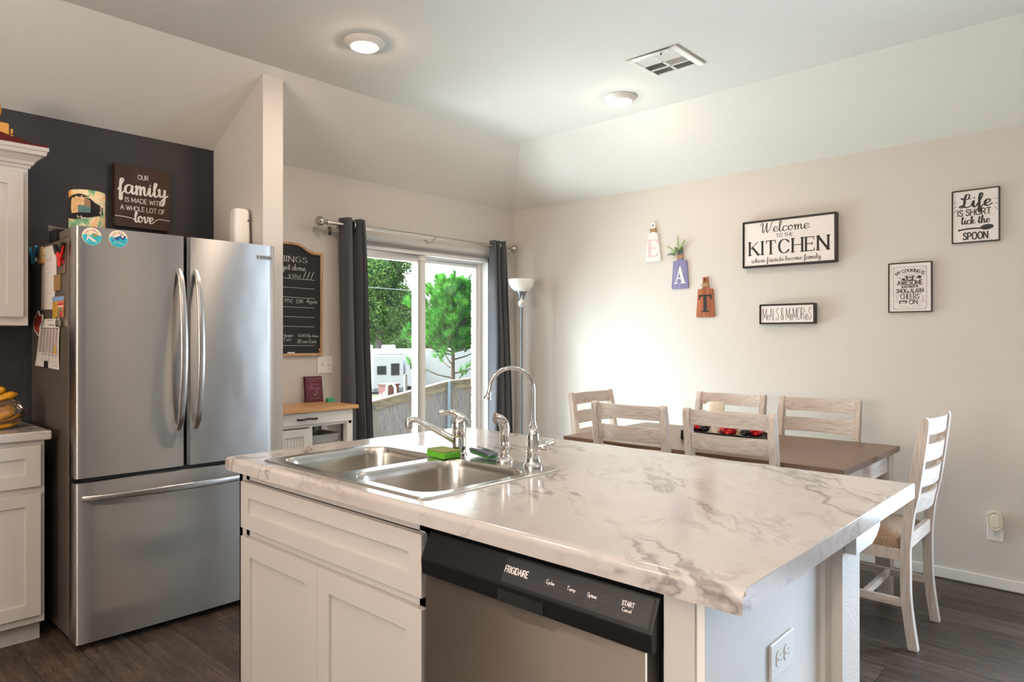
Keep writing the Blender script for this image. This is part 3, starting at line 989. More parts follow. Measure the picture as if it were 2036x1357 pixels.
# large shade tree seen through the left pane, with others around it
broad_tree(far(752, 52, -2.6), 10.2, 3.4, 4.9, 70, 800, .105, 'tall shade tree with a bare grey trunk behind the white trailer', M['leaf'], .36, None, 3, .8, .75)
G_T = 'background trees'
broad_tree(far(690, 66, -2.7), 10.5, 5.2, 3.2, 44, 420, .2, 'dark leafy tree behind the left curtain edge, far beyond the fence', M['leaf'], .3, G_T, 5)
broad_tree(far(800, 104, -2.9), 5.7, 5.4, 1.0, 40, 380, .26, 'low bushy tree behind the trailer roof, left of the young pine', M['leaf_far'], .25, G_T, 8)
broad_tree(far(868, 96, -2.9), 5.5, 4.6, 1.0, 40, 360, .24, 'far leafy tree directly behind the young pine', M['leaf_far'], .25, G_T, 9)
broad_tree(far(950, 76, -2.8), 7.3, 4.4, 2.0, 44, 420, .2, 'far leafy tree beside the right edge of the glass', M['leaf_far'], .25, G_T, 10)
broad_tree(far(1030, 62, -2.8), 6.7, 4.2, 2.0, 30, 300, .2, 'far leafy tree mostly hidden by the right curtain', M['leaf_far'], .25, G_T, 11)
broad_tree(far(742, 86, -2.8), 4.2, 4.4, .6, 34, 340, .22, 'low leafy tree beneath the shade tree, above the trailer roof', M['leaf_far'], .25, G_T, 12)

# young pine just behind the fence
def pine(base, top, label):
    random.seed(21)
    t = thing('pine_tree', label, 'tree', base)
    b = Vector(base)
    H = top - b.z
    trunk = [b + Vector((.03 * math.sin(k * 1.3), .03 * math.cos(k), H * k / 8)) for k in range(9)]
    MB().tube(trunk, [.075 * (1 - .9 * k / 8) for k in range(9)], 8).build('trunk', M['pine_bark'], t)
    nd, br = MB(), MB()
    def tuft(p, ax, L, n):
        ax = ax.normalized()
        e1 = ax.orthogonal().normalized()
        for i in range(n):
            a = random.uniform(0, 6.283)
            sp = random.uniform(.05, 1.5)
            d = (ax + (e1 * math.cos(a) + ax.cross(e1) * math.sin(a)) * sp).normalized()
            w = d.cross(Vector((random.uniform(-1, 1), random.uniform(-1, 1), random.uniform(-1, 1)))).normalized() * .0042
            q = p + ax * random.uniform(-.07, .02)
            nd.add([q - w, q + w, q + d * L * random.uniform(.75, 1.1)], [(0, 1, 2)])
    def branch(z, a, Lb, up, first, ntf, n):
        out = Vector((math.cos(a), math.sin(a), 0))
        p0 = Vector((b.x, b.y, z))
        at_ = lambda s: p0 + out * Lb * s + Vector((0, 0, Lb * (up * s + .30 * s * s)))
        br.tube([at_(s) for s in (0, .35, .7, 1)], [.018, .013, .009, .005], 5)
        for s in range(ntf):
            q = first + (1 - first) * s / max(1, ntf - 1)
            side = Vector((random.uniform(-.12, .12), random.uniform(-.12, .12), random.uniform(-.02, .07))) * (1.0 if s < ntf - 1 else .2)
            tuft(at_(q) + side, out * (.4 + .35 * q) + Vector((random.uniform(-.3, .3), random.uniform(-.3, .3), .75)), .165, n)
    for k in range(7):                            # thin lower branches
        branch(b.z + H * (.44 + .024 * k), 2.4 * k + .4, random.uniform(.7, 1.05), .12, .6, 4, 55)
    levels = 14
    for k in range(levels):
        f = k / (levels - 1)
        R = 1.0 * (1 - .70 * f ** 1.7) * (1.0 + .14 * math.sin(k * 1.9))
        m = 10 if f < .7 else 8
        for j in range(m):
            branch(b.z + H * (.60 + .33 * f), 6.283 * j / m + k * 1.1 + random.uniform(-.3, .3), R * random.uniform(.6, 1.1), .12 + .55 * f, .25, 8 if f < .7 else 6, 70)
    for (dx, dy, h_) in ((0, 0, 0), (-.16, .14, -.06), (.2, -.18, -.16)):
        for s in range(6):
            tuft(Vector((b.x + dx + random.uniform(-.05, .05), b.y + dy + random.uniform(-.05, .05), top + h_ - .10 * s)), Vector((random.uniform(-.3, .3), random.uniform(-.3, .3), 1)), .165, 60)
    nd.build('needles', M['needle'], t, recalc=False)
    br.build('branches', M['pine_bark'], t)
    return t
q = pt(901, 675, 14.6)
pine((q.x, q.y, -1.4), pt(901, 548, 14.6).z, 'bright green young pine growing just behind the wooden fence')

# white travel trailer parked beyond the yard
M['rv_white'] = plain('trailer_white', srgb(232, 232, 246), .4)
M['rv_grey'] = plain('trailer_grey_skirt', srgb(150, 152, 160), .4)
M['rv_glass'] = plain('dark_tinted_glass', srgb(28, 38, 52), .12)
a, b = far(690, 42.0, -2.35), far(962, 46.5, -2.35)
ax = Vector((b[0] - a[0], b[1] - a[1], 0))
RVL = ax.length
ax.normalize()
back = Vector((-ax.y, ax.x, 0))
rv = thing('travel_trailer', 'long white travel trailer with dark windows parked beyond the fence', 'trailer', a)
def R3(s, t, z):
    return Vector(a) + ax * s + back * t + Vector((0, 0, z))
def rbox(mb, s0, s1, t0, t1, z0, z1, m=0):
    v = [R3(s, t, z) for z in (z0, z1) for s, t in ((s0, t0), (s1, t0), (s1, t1), (s0, t1))]
    mb.add(v, [(0, 3, 2, 1), (4, 5, 6, 7), (0, 1, 5, 4), (1, 2, 6, 5), (2, 3, 7, 6), (3, 0, 4, 7)], m)
    return mb
RH = 3.05
rbox(MB(), 0, RVL, 0, 2.4, .55, RH).build('body', M['rv_white'], rv, bevel=.12, seg=3)
s_of = lambda u: RVL * (u - 690) / (962 - 690)
so = rbox(MB(), s_of(733), s_of(790), -.55, .1, .62, RH - .42)
so.build('slide_out', M['rv_white'], rv, bevel=.03)
rbox(MB(), s_of(795), s_of(832), -.45, .1, .7, RH - .5).build('slide_out', M['rv_white'], rv, bevel=.03)
sk = rbox(MB(), s_of(733), s_of(790), -.56, .1, .42, .62)
rbox(sk, 0, s_of(733), -.02, .2, .4, .68)
rbox(sk, s_of(790), RVL, -.02, .2, .4, .68)
sk.build('skirt', M['rv_grey'], rv)
for (u0, u1, z0, z1, t) in ((740, 757, 1.48, 2.02, -.56), (766, 782, 1.42, 2.16, -.56), (804, 815, 1.78, 2.2, -.46), (793, 795, 1.4, 2.0, -.02)):
    wdw = rbox(MB(), s_of(u0), s_of(u1), t - .02, t + .03, z0, z1).build('window', M['rv_glass'], rv, bevel=.02)
rbox(MB(), s_of(745), s_of(795), -.04, .0, RH - .36, RH - .30).build('awning_rail', M['rv_grey'], rv)
for u in (735, 779):
    rbox(MB(), s_of(u - 12), s_of(u + 9), .7, 1.5, RH, RH + .26).build('roof_air_conditioner', M['rv_white'], rv, bevel=.06)
for u in (700, 803, 860):
    p = R3(s_of(u), .15, .36)
    MB().ball(p.x, p.y, p.z, .36, .36, .36, 14, 8).build('wheel', M['rubber'], rv)

# things standing between the fence and the trailer
q = far(773, 24, 0)
t = thing('utility_box', 'reddish brown utility box standing below the trailer windows', 'box', (q[0], q[1], -1.6))
MB().box(q[0] - .3, q[0] + .3, q[1] - .2, q[1] + .2, -1.6, -.28).build('housing', plain('brown_cabinet', srgb(112, 62, 52), .6), t, bevel=.02)
MB().box(q[0] - .33, q[0] + .33, q[1] - .22, q[1] + .22, -.28, -.23).build('lid', plain('brown_cabinet_lid', srgb(96, 54, 46), .6), t)
hoop = [pt(u, v, 23.5) for u, v in ((769, 830), (769, 772), (773, 765), (779, 763), (784, 768), (786, 778), (786, 830))]
tag(MB().tube(catmull([tuple(p) for p in hoop], 4), .045, 8).build('pipe_hoop', M['white']), 'white pipe hoop standing in front of the brown utility box', 'pipe')
for i, u in enumerate((757, 765)):
    p = pt(u, 786 - 4 * i, 22)
    lab = ('short white bollard left of the brown utility box, the one further from it', 'short white bollard left of the brown utility box, the one closer to it')[i]
    tag(MB().lathe([(.05, 0), (.05, p.z + 1.6), (.02, p.z + 1.64)], p.x, p.y, -1.6, 12).build('bollard', M['white']), lab, 'bollard', 'white bollards in the yard')
p = pt(806, 745, 30)
tag(MB().box(p.x - .06, p.x + .06, p.y - .06, p.y + .06, -1.9, p.z).build('yard_post', M['fence'], bevel=.01), 'grey wooden post standing in front of the trailer, right of the box', 'post')
M['wire'] = plain('overhead_wire', srgb(160, 170, 175), .5)
for (u0, v0, u1, v1), lab in (((600, 500, 1000, 530), 'upper overhead wire crossing in front of the shade tree'), ((600, 561, 1000, 588), 'lower overhead wire crossing in front of the shade tree')):
    A, B = pt(u0, v0, 30), pt(u1, v1, 30)
    tag(MB().tube([A, (A + B) / 2 - Vector((0, 0, .05)), B], .012, 6).build('overhead_wire', M['wire']), lab, 'wire', 'overhead wires')

# ------------------------------------------------------------------ refrigerator
def shaker(mb, axis, face, a0, a1, z0, z1, fr=.058, th=.02, rec=.009, sgn=-1):
    """Recessed-panel door front in a plane; axis 'x' = faces along X, 'y' = faces along Y; face = front coordinate, sgn = facing direction."""
    def P(a, z, f):
        return (a, f, z) if axis == 'y' else (f, a, z)
    def rect(o, f, s=0.0):
        return [P(a0 + o + s, z0 + o + s, f), P(a1 - o - s, z0 + o + s, f), P(a1 - o - s, z1 - o - s, f), P(a0 + o + s, z1 - o - s, f)]
    return mb.loft([rect(0, face - sgn * th), rect(0, face), rect(fr, face), rect(fr, face - sgn * rec, .0012)])

FX0, FX1, FY = .876, 1.778, 3.316
FC = (FX0 + FX1) / 2
fr = thing('refrigerator', 'stainless french door refrigerator with bottom freezer against the dark wall', 'refrigerator', (FC, 3.75, 0))
MB().box(FX0, FX1, 3.425, 4.035, .035, 1.775).build('body', M['steel_side'], fr, bevel=.006)
MB().box(FX0 + .02, FX1 - .02, 3.45, 3.47, .005, .06).build('base_grille', M['black_matte'], fr)
for x in (FX0 + .06, FX1 - .06):
    for y in (3.52, 3.98):
        MB().lathe([(.022, 0), (.022, .036)], x, y, 0, 12).build('foot', M['black_matte'], fr)
MB().box(FX0 + .004, FX1 - .004, 3.405, 3.426, .03, 1.77).build('door_gasket', M['rubber'], fr)
def bow_door(name, x0, x1, z0, z1):
    r, n = .012, 14
    pl = [(x0, 3.405), (x0, FY + r)]
    pl += [(x0 + r - r * math.cos(a), FY + r - r * math.sin(a)) for a in (PI / 8, PI / 4, 3 * PI / 8)]
    for k in range(n + 1):
        x = x0 + r + (x1 - x0 - 2 * r) * k / n
        pl.append((x, FY - .010 * (1 - ((x - FC) / (FX1 - FC)) ** 2)))
    pl += [(x1 - r + r * math.cos(a), FY + r - r * math.sin(a)) for a in (3 * PI / 8, PI / 4, PI / 8)]
    pl += [(x1, FY + r), (x1, 3.405)]
    return MB().prism(pl, 'z', z0, z1).build(name, M['steel'], fr, ang=50)
dl = bow_door('door', FX0, 1.326, .737, 1.812)
dr = bow_door('door', 1.334, FX1, .737, 1.812)
dz = bow_door('freezer_drawer', FX0, FX1, .032, .716)
MB().box(FX0 + .03, FX1 - .02, 3.352, 3.40, .716, .737).build('door_gap', M['black'], fr)
MB().box(FX0 + .003, FX0 + .033, 3.41, 3.57, 1.775, 1.812).build('hinge_cover', M['steel_side'], fr, bevel=.005)
MB().box(FX1 - .10, FX1 - .005, 3.41, 3.52, 1.775, 1.812).build('hinge_cover', M['steel_side'], fr, bevel=.005)
def bow_bar(name, par, horizontal, c, a0, a1, wid, thick, depth):
    loops = []
    n = 18
    for k in range(n + 1):
        t = k / n
        s = a0 + (a1 - a0) * t
        y = 3.296 - depth * math.sin(PI * min(max(t, 0), 1)) ** .75
        if t < .02 or t > .98:
            y = 3.312
        w_ = wid * (.8 + .2 * math.sin(PI * t))
        cs_ = rrect(-w_ / 2, w_ / 2, -thick / 2, thick / 2, thick * .42, 3)
        loops.append([((s, y + q[1], c + q[0]) if horizontal else (c + q[0], y + q[1], s)) for q in cs_])
    return MB().loft(loops).build(name, M['steel_handle'], par, ang=50)
bow_bar('handle', dl, False, 1.293, .905, 1.66, .034, .016, .055)
bow_bar('handle', dr, False, 1.372, .905, 1.66, .034, .016, .055)
bow_bar('handle', dz, True, .652, .898, 1.757, .032, .016, .05)
pl = MB().box(1.682, 1.762, 3.3045, 3.312, 1.738, 1.758).build('badge', plain('badge_silver', (.42, .42, .42, 1), .5, .6), dr, bevel=.0015)
tx = MB()
fc = Face((1.722, 3.3045, 1.743), (1, 0, 0), (0, 0, 1))
fc.write(tx, 'FRIGIDAIRE', 'sans', 0, .0, .010, .066, .15)
tx.build('badge_lettering', M['ink'], dr, recalc=False)

# round souvenir magnets on the left door
M['aqua'] = plain('aqua_print', srgb(40, 170, 190), .4, var=.25, vscale=60)
M['cream'] = plain('cream_print', srgb(236, 216, 196), .5)
M['print_blue'] = plain('deep_blue_print', srgb(24, 74, 140), .5)
M['print_red'] = plain('red_print', srgb(196, 48, 62), .5)
M['print_purple'] = plain('purple_print', srgb(120, 40, 130), .5)
M['print_green'] = plain('green_print', srgb(96, 160, 70), .5)
M['print_yellow'] = plain('yellow_print', srgb(226, 180, 50), .5)
M['print_olive'] = plain('olive_print', srgb(122, 138, 88), .5)
def door_y(x):
    return FY - .010 * (1 - ((x - FC) / (FX1 - FC)) ** 2)
for k, (mx, lab) in enumerate(((.936, 'round beach magnet with a turtle on the upper left of the left fridge door'), (1.038, 'round beach magnet with blue dolphins, the one closer to the door middle'))):
    my = door_y(mx)
    t = thing('souvenir_magnet', lab, 'magnet', (mx, my, 1.732), 'round fridge magnets')
    MB().lathe([(.036, -.0045), (.038, -.003), (.038, 0)], mx, my, 1.77, 36, axis='y').build('disc', M['cream'], t)
    f = Face((mx, my - .0046, 1.77), (1, 0, 0), (0, 0, 1), .0003)
    p = MB()
    arc = [(.0365 * math.cos(a), .0365 * math.sin(a)) for a in [math.radians(-188 + 196 * i / 24) for i in range(25)]]
    wave = [(.036 - .072 * i / 8, .006 + .0025 * math.sin(i * 2.1)) for i in range(1, 8)]
    f.poly(p, arc + wave, 0)
    for i in range(8):
        a = math.radians(150 - 17 * i)
        x, y = .027 * math.cos(a), .027 * math.sin(a)
        f.line(p, [(x - .003 * math.cos(a) - .001, y - .003 * math.sin(a)), (x + .003 * math.cos(a), y + .003 * math.sin(a))], .003, 1 + i % 4, extra=.0002)
    if k == 0:
        f.disc(p, .010, .006, .013, .008, 5, .0003, rot=-.3)
        f.disc(p, -.004, -.009, .018, .0045, 6, .0004, rot=-.6)
        f.line(p, [(-.016, .002), (-.020, -.016)], .004, 6, extra=.0005)
        f.line(p, [(.004, -.012), (.016, -.022)], .004, 6, extra=.0005)
        f.disc(p, -.015, .010, .003, .003, 4, .0003, 6)
    else:
        for dx, dy, s in ((.006, .002, 1.2), (-.012, -.004, .8)):
            f.line(p, [(dx - .014 * s, dy - .004), (dx - .002, dy + .006 * s), (dx + .010 * s, dy - .002), (dx + .016 * s, dy + .010 * s)], .006 * s, 7, extra=.0004)
            f.line(p, [(dx, dy + .006 * s), (dx + .004, dy + .014 * s)], .004, 7, extra=.0004)
        f.line(p, [(-.024, .0), (-.012, -.008)], .0015, 6, extra=.0004)
        f.line(p, [(-.008, -.010), (.004, -.016)], .0015, 6, extra=.0004)
    for i in range(7):
        x = random.uniform(-.024, .024)
        f.line(p, [(x, -.022 + .002 * (i % 3)), (x + .005, -.0215 + .002 * (i % 3))], .0012, 6, extra=.0002)
    p.build('picture', [M['aqua'], M['print_red'], M['print_purple'], M['print_green'], M['print_yellow'], M['print_olive'], M['cream'], M['print_blue']], t, recalc=False)

# papers, clips and magnets on the left side of the refrigerator
SX = FX0
def on_side(y, z):
    return Face((SX, y, z), (0, -1, 0), (0, 0, 1), .0019)
t = thing('note_sheet', 'long torn-off shopping list held under clips on the fridge side', 'paper', (SX, 3.72, 1.47))
ys = [(3.845 - .0035 * (i % 2)) for i in range(40)]
poly = [(3.80, 1.762)] + [(3.835 + .012 * i / 39 + .004 * (i % 2), 1.73 - .26 * i / 39) for i in range(40)] + [(3.652, 1.467), (3.60, 1.60), (3.602, 1.758)]
MB().prism(poly, 'x', SX - .0015, SX).build('sheet', M['paper'], t)
ink = MB()
random.seed(4)
for i in range(14):
    z = 1.735 - .0195 * i
    fz = on_side(3.82, z)
    fz.line(ink, [(0.0, -.004), (.165, -.004)], .0007, 1)
    if i % 5 != 3:
        x = .03 + .01 * (i % 2)
        for _ in range(random.randint(2, 4)):
            L = random.uniform(.012, .03)
            n = int(L / .0035)
            fz.line(ink, [(x + .0035 * j, .0045 * ((j % 2) * random.uniform(.5, 1.1))) for j in range(n + 1)], .0011, 0, smooth=False)
            x += L + .009
ink.build('handwriting', [M['ink_grey'], plain('rule_line', srgb(176, 176, 190), .9)], t, recalc=False)
t = thing('flyer', 'small bright vegetable garden card above the schedule sheet', 'card', (SX, 3.56, 1.42))
MB().prism([(3.652, 1.523), (3.474, 1.519), (3.478, 1.428), (3.652, 1.424)], 'x', SX - .003, SX - .0016).build('card', plain('card_yellow', srgb(204, 160, 50), .6, var=.3, vscale=70), t)
p = MB()
f = on_side(3.652, 1.424)
f.lift = .0032
f.poly(p, [(0, .076), (.178, .076), (.178, .095), (0, .098)], 0)
f.poly(p, [(.075, .0), (.176, .004), (.178, .076), (.075, .076)], 1)
f.disc(p, .12, .024, .045, .022, 2, .0002)
f.disc(p, .13, .020, .022, .014, 3, .0004)
for z in (.062, .052):
    f.line(p, [(.085, z), (.165, z)], .007, 3 if z > .06 else 4, extra=.0003)
for i in range(9):
    f.line(p, [(.006, .008 + .008 * i), (.06 - .01 * (i % 3), .008 + .008 * i)], .0022, 5, extra=.0002)
p.build('print', [plain('sky_print', srgb(130, 160, 206), .6), plain('orange_print', srgb(206, 120, 74), .6), M['print_olive'], M['print_red'], M['cream'], plain('brown_print', srgb(120, 90, 40), .6)], t, recalc=False)
t = thing('schedule_sheet', 'white printed schedule with purple columns on the fridge side', 'paper', (SX, 3.72, 1.19))
rows = []
for i in range(11):
    zt = i / 10
    row = []
    for j in range(9):
        q = j / 8
        y = (3.842 + .07 * zt) * (1 - q) + (3.53 + .018 * zt) * q
        z = (1.426 - (.222) * zt) * (1 - q) + (1.421 - .228 * zt) * q
        row.append((SX - .002 - .004 * math.sin(PI * zt) - (.010 * (1 - q) ** 3 * zt ** 4), y, z))
    rows.append(row)
MB().sheet(rows).build('sheet', M['paper'], t, recalc=False, solid=.0008)
p = MB()
def sh(a, b):
    """Point on the curled sheet, a across and b down, both 0..1."""
    y = (3.842 + .07 * b) * (1 - a) + (3.53 + .018 * b) * a
    z = (1.426 - .222 * b) * (1 - a) + (1.421 - .228 * b) * a
    return (SX - .0040 - .004 * math.sin(PI * b) - (.010 * (1 - a) ** 3 * b ** 4), y, z)
def cell(a0, a1, b0, b1, m):
    p.sheet([[sh(a0 + (a1 - a0) * i / 2, b0 + (b1 - b0) * j / 8) for i in range(3)] for j in range(9)], m)
for k in range(6):
    a0 = .08 + .15 * k
    cell(a0, a0 + .11, .185, .205, 1)
    cell(a0, a0 + .11, .215, .70, 0)
    if k > 0:
        cell(a0, a0 + .1, .725, .737, 1)
        for j in range(6):
            cell(a0 + .01, a0 + .08, .755 + .027 * j, .760 + .027 * j, 2)
cell(.45, .75, .115, .128, 1)
cell(.35, .62, .03, .038, 2)
cell(.80, .88, .52, .70, 3)
cell(.70, .95, .93, .934, 2)
p.build('table_print', [plain('lilac_column', srgb(170, 152, 160), .8), M['ink'], M['ink_grey'], M['print_yellow']], t, recalc=False)
# clothes-pin style clips
def spring_clip(label, y, z, mats, open_, s, tilt, group):
    t = thing('spring_clip', label, 'clip', (SX, y, z), group)
    for sg in (-1, 1):
        b = MB()
        arm = [(y + sg * .003 * s + tilt * 0, z), (y + sg * .008 * s, z + .030 * s), (y + sg * open_ * s, z + .085 * s)]
        b.tube([(SX - .014, q[0], q[1]) for q in arm], [.006 * s, .008 * s, .0065 * s], 8, flat=1.3)
        b.build('jaw', mats[0], t)
        if mats[1]:
            MB().tube([(SX - .014, y + sg * open_ * .52 * s, z + .055 * s), (SX - .014, y + sg * open_ * 1.05 * s, z + .092 * s)], [.0085 * s, .008 * s], 8, flat=1.3).build('grip', mats[1], t)
    MB().box(SX - .008, SX, y - .012 * s, y + .012 * s, z + .012 * s, z + .034 * s).build('magnet_base', mats[2], t, bevel=.001)
    MB().tube([(SX - .022, y, z + .034 * s), (SX - .004, y, z + .034 * s)], .005 * s, 8).build('pivot', M['nickel'], t)
G_C = 'clips on the fridge side'
spring_clip('light blue plastic spring clip near the back edge of the fridge side', 3.945, 1.694, (plain('sky_blue_plastic', srgb(50, 150, 190), .4), None, M['white']), .06, .95, 0, G_C)
spring_clip('red spring clip with black grips on the fridge side', 3.497, 1.650, (plain('red_plastic', srgb(206, 40, 30), .35), M['black'], M['print_red']), .058, 1.05, 0, G_C)
t = thing('painted_magnet', 'little oval painted wooden magnet holding the top of the note', 'magnet', (SX, 3.815, 1.688))
MB().loft([[(SX - d, 3.815 + .034 * a * sc, 1.730 + .038 * b_ * sc) for a, b_ in [(math.cos(2 * PI * i / 24), math.sin(2 * PI * i / 24)) for i in range(24)]] for d, sc in ((.0016, 1), (.009, 1), (.011, .9))]).build('plaque', plain('faded_paint', srgb(206, 176, 136), .6, var=.4, vscale=70), t)
MB().box(SX - .012, SX - .0016, 3.785, 3.85, 1.686, 1.704).build('foot', M['pine_toy'], t, bevel=.002)
tag(MB().box(SX - .006, SX - .0016, 3.45, 3.565, 1.620, 1.66).build('silver_magnet', plain('silver_card', srgb(150, 130, 116), .3, .6), bevel=.001), 'silvery rectangular magnet under the red clip', 'magnet')
tag(MB().box(SX - .008, SX - .0016, 3.522, 3.612, 1.547, 1.619).build('stone_magnet', plain('sandstone', srgb(150, 116, 78), .8, var=.3, vscale=120), bevel=.001), 'tan sandstone coloured magnet beside the note', 'magnet')
t = thing('cutout_magnet', 'red cut-out magnet with white border at the corner of the schedule', 'magnet', (SX, 3.87, 1.34))
ol = [(3.955, 1.405), (3.94, 1.435), (3.905, 1.445), (3.88, 1.466), (3.855, 1.462), (3.84, 1.445), (3.80, 1.448), (3.785, 1.435), (3.80, 1.41), (3.83, 1.395), (3.84, 1.36), (3.855, 1.340), (3.88, 1.352), (3.92, 1.365), (3.948, 1.38)]
MB().prism(catmull(ol, 3, True), 'x', SX - .010, SX - .007).build('backing', M['white'], t)
cx_, cz_ = 3.875, 1.405
MB().prism(catmull([(cx_ + (a - cx_) * .82, cz_ + (b_ - cz_) * .82) for a, b_ in ol], 3, True), 'x', SX - .0108, SX - .0098).build('print', plain('faded_red', srgb(176, 66, 54), .5, var=.3, vscale=50), t)
t = thing('bulldog_clip', 'small steel clip at the top right of the schedule sheet', 'clip', (SX, 3.525, 1.385))
MB().box(SX - .016, SX - .006, 3.50, 3.555, 1.385, 1.415).build('jaw', M['nickel'], t, bevel=.003)
MB().tube([(SX - .012, 3.548, 1.415), (SX - .012, 3.535, 1.432), (SX - .012, 3.515, 1.432), (SX - .012, 3.505, 1.415)], .0025, 6).build('loop', M['nickel'], t)
tag(MB().box(SX - .018, SX - .006, 3.714, 3.736, 1.197, 1.231).build('black_clip', M['black'], bevel=.003), 'tiny black clip at the bottom of the schedule sheet', 'clip')

# things on top of the refrigerator
t = thing('canister', 'colourful painted canister wearing a black face mask on the fridge', 'canister', (.984, 3.55, 1.775))
def mk_paint():
    t_ = NT('painted_canister')
    v = t_.coord()
    n = t_.noise(v, 11, 4, .6, .5)
    c = t_.ramp(n, [(.32, srgb(60, 130, 120)), (.44, srgb(120, 170, 110)), (.5, srgb(226, 206, 170)), (.58, srgb(232, 170, 90)), (.7, srgb(214, 130, 50))])
    t_.set(Base_Color=c, Roughness=.4)
    return t_.m
MB().lathe([(.070, 0), (.0715, .004), (.0715, .222), (.069, .226), (.066, .222), (.066, .1), (0, .1)], .984, 3.55, 1.775, 40).build('body', mk_paint(), t)
t = thing('face_mask', 'black cloth face mask with a photo print, stretched around the canister', 'mask', (.98, 3.47, 1.85))
rows = []
for j in range(9):
    v_ = j / 8
    row = []
    for i in range(17):
        u_ = i / 16
        a = math.radians(-175 + 125 * u_)
        top = 1.958 + .022 * math.sin(PI * min(1, u_ * 1.3)) - .05 * max(0, u_ - .45)
        bot = 1.846 + .05 * u_ + (.03 * (1 - u_) ** 4)
        r_ = .074 + .014 * math.sin(PI * u_) * math.sin(PI * v_) + .006 * (1 - u_)
        row.append((.984 + r_ * math.cos(a), 3.55 + r_ * math.sin(a), bot + (top - bot) * v_))
    rows.append(row)
MB().sheet(rows).build('cloth', plain('black_cloth', srgb(30, 24, 24), .9), t, recalc=False, solid=.002)
ph = MB()
for (u0, u1, v0, v1, m) in ((.22, .62, .22, .86, 0), (.38, .62, .22, .52, 1), (.5, .62, .5, .84, 2)):
    g_ = []
    for j in range(5):
        row = []
        for i in range(6):
            u_, v_ = u0 + (u1 - u0) * i / 5, v0 + (v1 - v0) * j / 4
            a = math.radians(-175 + 125 * u_)
            top = 1.958 + .022 * math.sin(PI * min(1, u_ * 1.3)) - .05 * max(0, u_ - .45)
            bot = 1.846 + .05 * u_ + (.03 * (1 - u_) ** 4)
            r_ = .0775 + .014 * math.sin(PI * u_) * math.sin(PI * v_) + .006 * (1 - u_) + .0004 * m
            row.append((.984 + r_ * math.cos(a), 3.55 + r_ * math.sin(a), bot + (top - bot) * v_))
        g_.append(row)
    ph.sheet(g_, m)
f = Face((.955, 3.462, 1.862), (1, -.28, 0), (0, 0, 1), .004)
f.write(ph, 'In Loving', 'script', -.004, .096, .011, .07, .14, 3)
f.write(ph, 'Memory', 'script', .0, .004, .013, .066, .14, 3)
f2 = Face((1.008, 3.455, 1.935), (0, 0, -1), (1, .25, 0), .004)
f2.write(ph, 'Always', 'script', .022, .0, .012, .05, .14, 3)
ph.build('photo_print', [plain('photo_tan', srgb(206, 166, 120), .7, var=.2, vscale=60), plain('photo_teal', srgb(84, 118, 116), .7, var=.2, vscale=80), plain('photo_brown', srgb(140, 108, 80), .7), M['cream']], t, recalc=False)
MB().tube(catmull([(1.053, 3.53, 1.905), (1.075, 3.52, 1.90), (1.085, 3.52, 1.88), (1.075, 3.52, 1.865), (1.078, 3.525, 1.852), (1.062, 3.53, 1.845)], 4), .0022, 6).build('ear_loop', M['black_matte'], t)
t = thing('family_sign', 'dark brown square sign about family on the charcoal wall above the fridge', 'sign', (1.385, 4.058, 1.938))
MB().box(1.243, 1.526, 4.022, 4.059, 1.935, 2.270).build('board', M['walnut_sign'], t, bevel=.002)
lt = MB()
f = Face((1.3845, 4.022, 2.103), (1, 0, 0), (0, 0, 1))
f.write(lt, 'OUR', 'sans', .0, .098, .024, .052, .12)
f.write(lt, 'family', 'script', .0, .014, .075, .25, .165, xh=1.38)
f.write(lt, 'IS MADE WITH', 'sans', .005, -.032, .024, .19, .12)
f.write(lt, 'A WHOLE LOT OF', 'sans', .0, -.076, .024, .225, .12)
f.write(lt, 'love', 'script', .005, -.136, .055, .10, .17, xh=1.36)
f.line(lt, [(-.138, -.113), (-.09, -.114), (-.06, -.118), (-.043, -.122)], .0035)
f.line(lt, [(.052, -.130), (.07, -.113), (.09, -.107), (.139, -.110)], .0035)
lt.build('lettering', M['sign_white'], t, recalc=False)
t = thing('air_freshener', 'tall white air freshener dispenser on the right end of the fridge', 'air freshener', (1.727, 3.60, 1.775))
MB().loft([[(1.727 + (q[0]) * s, 3.60 + q[1] * s, z) for q in rrect(-.045, .045, -.04, .04, .022, 5)] for z, s in ((1.776, 1.03), (1.80, 1.05), (1.9, 1.0), (2.01, .93), (2.028, .86), (2.034, .7))]).build('housing', M['white'], t)
MB().lathe([(.006, -.0015), (.006, 0)], 1.757, 3.561, 1.972, 14, axis='y').build('nozzle', M['ink_grey'], t)
MB().lathe([(.007, -.0015), (.007, 0)], 1.755, 3.5585, 1.832, 14, axis='y').build('button', plain('dull_gold', srgb(180, 160, 90), .4), t)
t = thing('black_tin', 'small black box with crumpled paper at the back of the fridge top', 'box', (.915, 3.72, 1.775))
MB().box(.885, .945, 3.66, 3.76, 1.776, 1.835).build('tin', M['black'], t, bevel=.003)
MB().sheet([[(.868, 3.66, 1.846), (.9, 3.66, 1.842), (.94, 3.65, 1.838)], [(.872, 3.72, 1.856), (.905, 3.72, 1.846), (.945, 3.72, 1.842)], [(.885, 3.77, 1.838), (.915, 3.77, 1.842), (.945, 3.78, 1.837)]]).build('crumpled_paper', M['paper'], t, recalc=False, solid=.001)

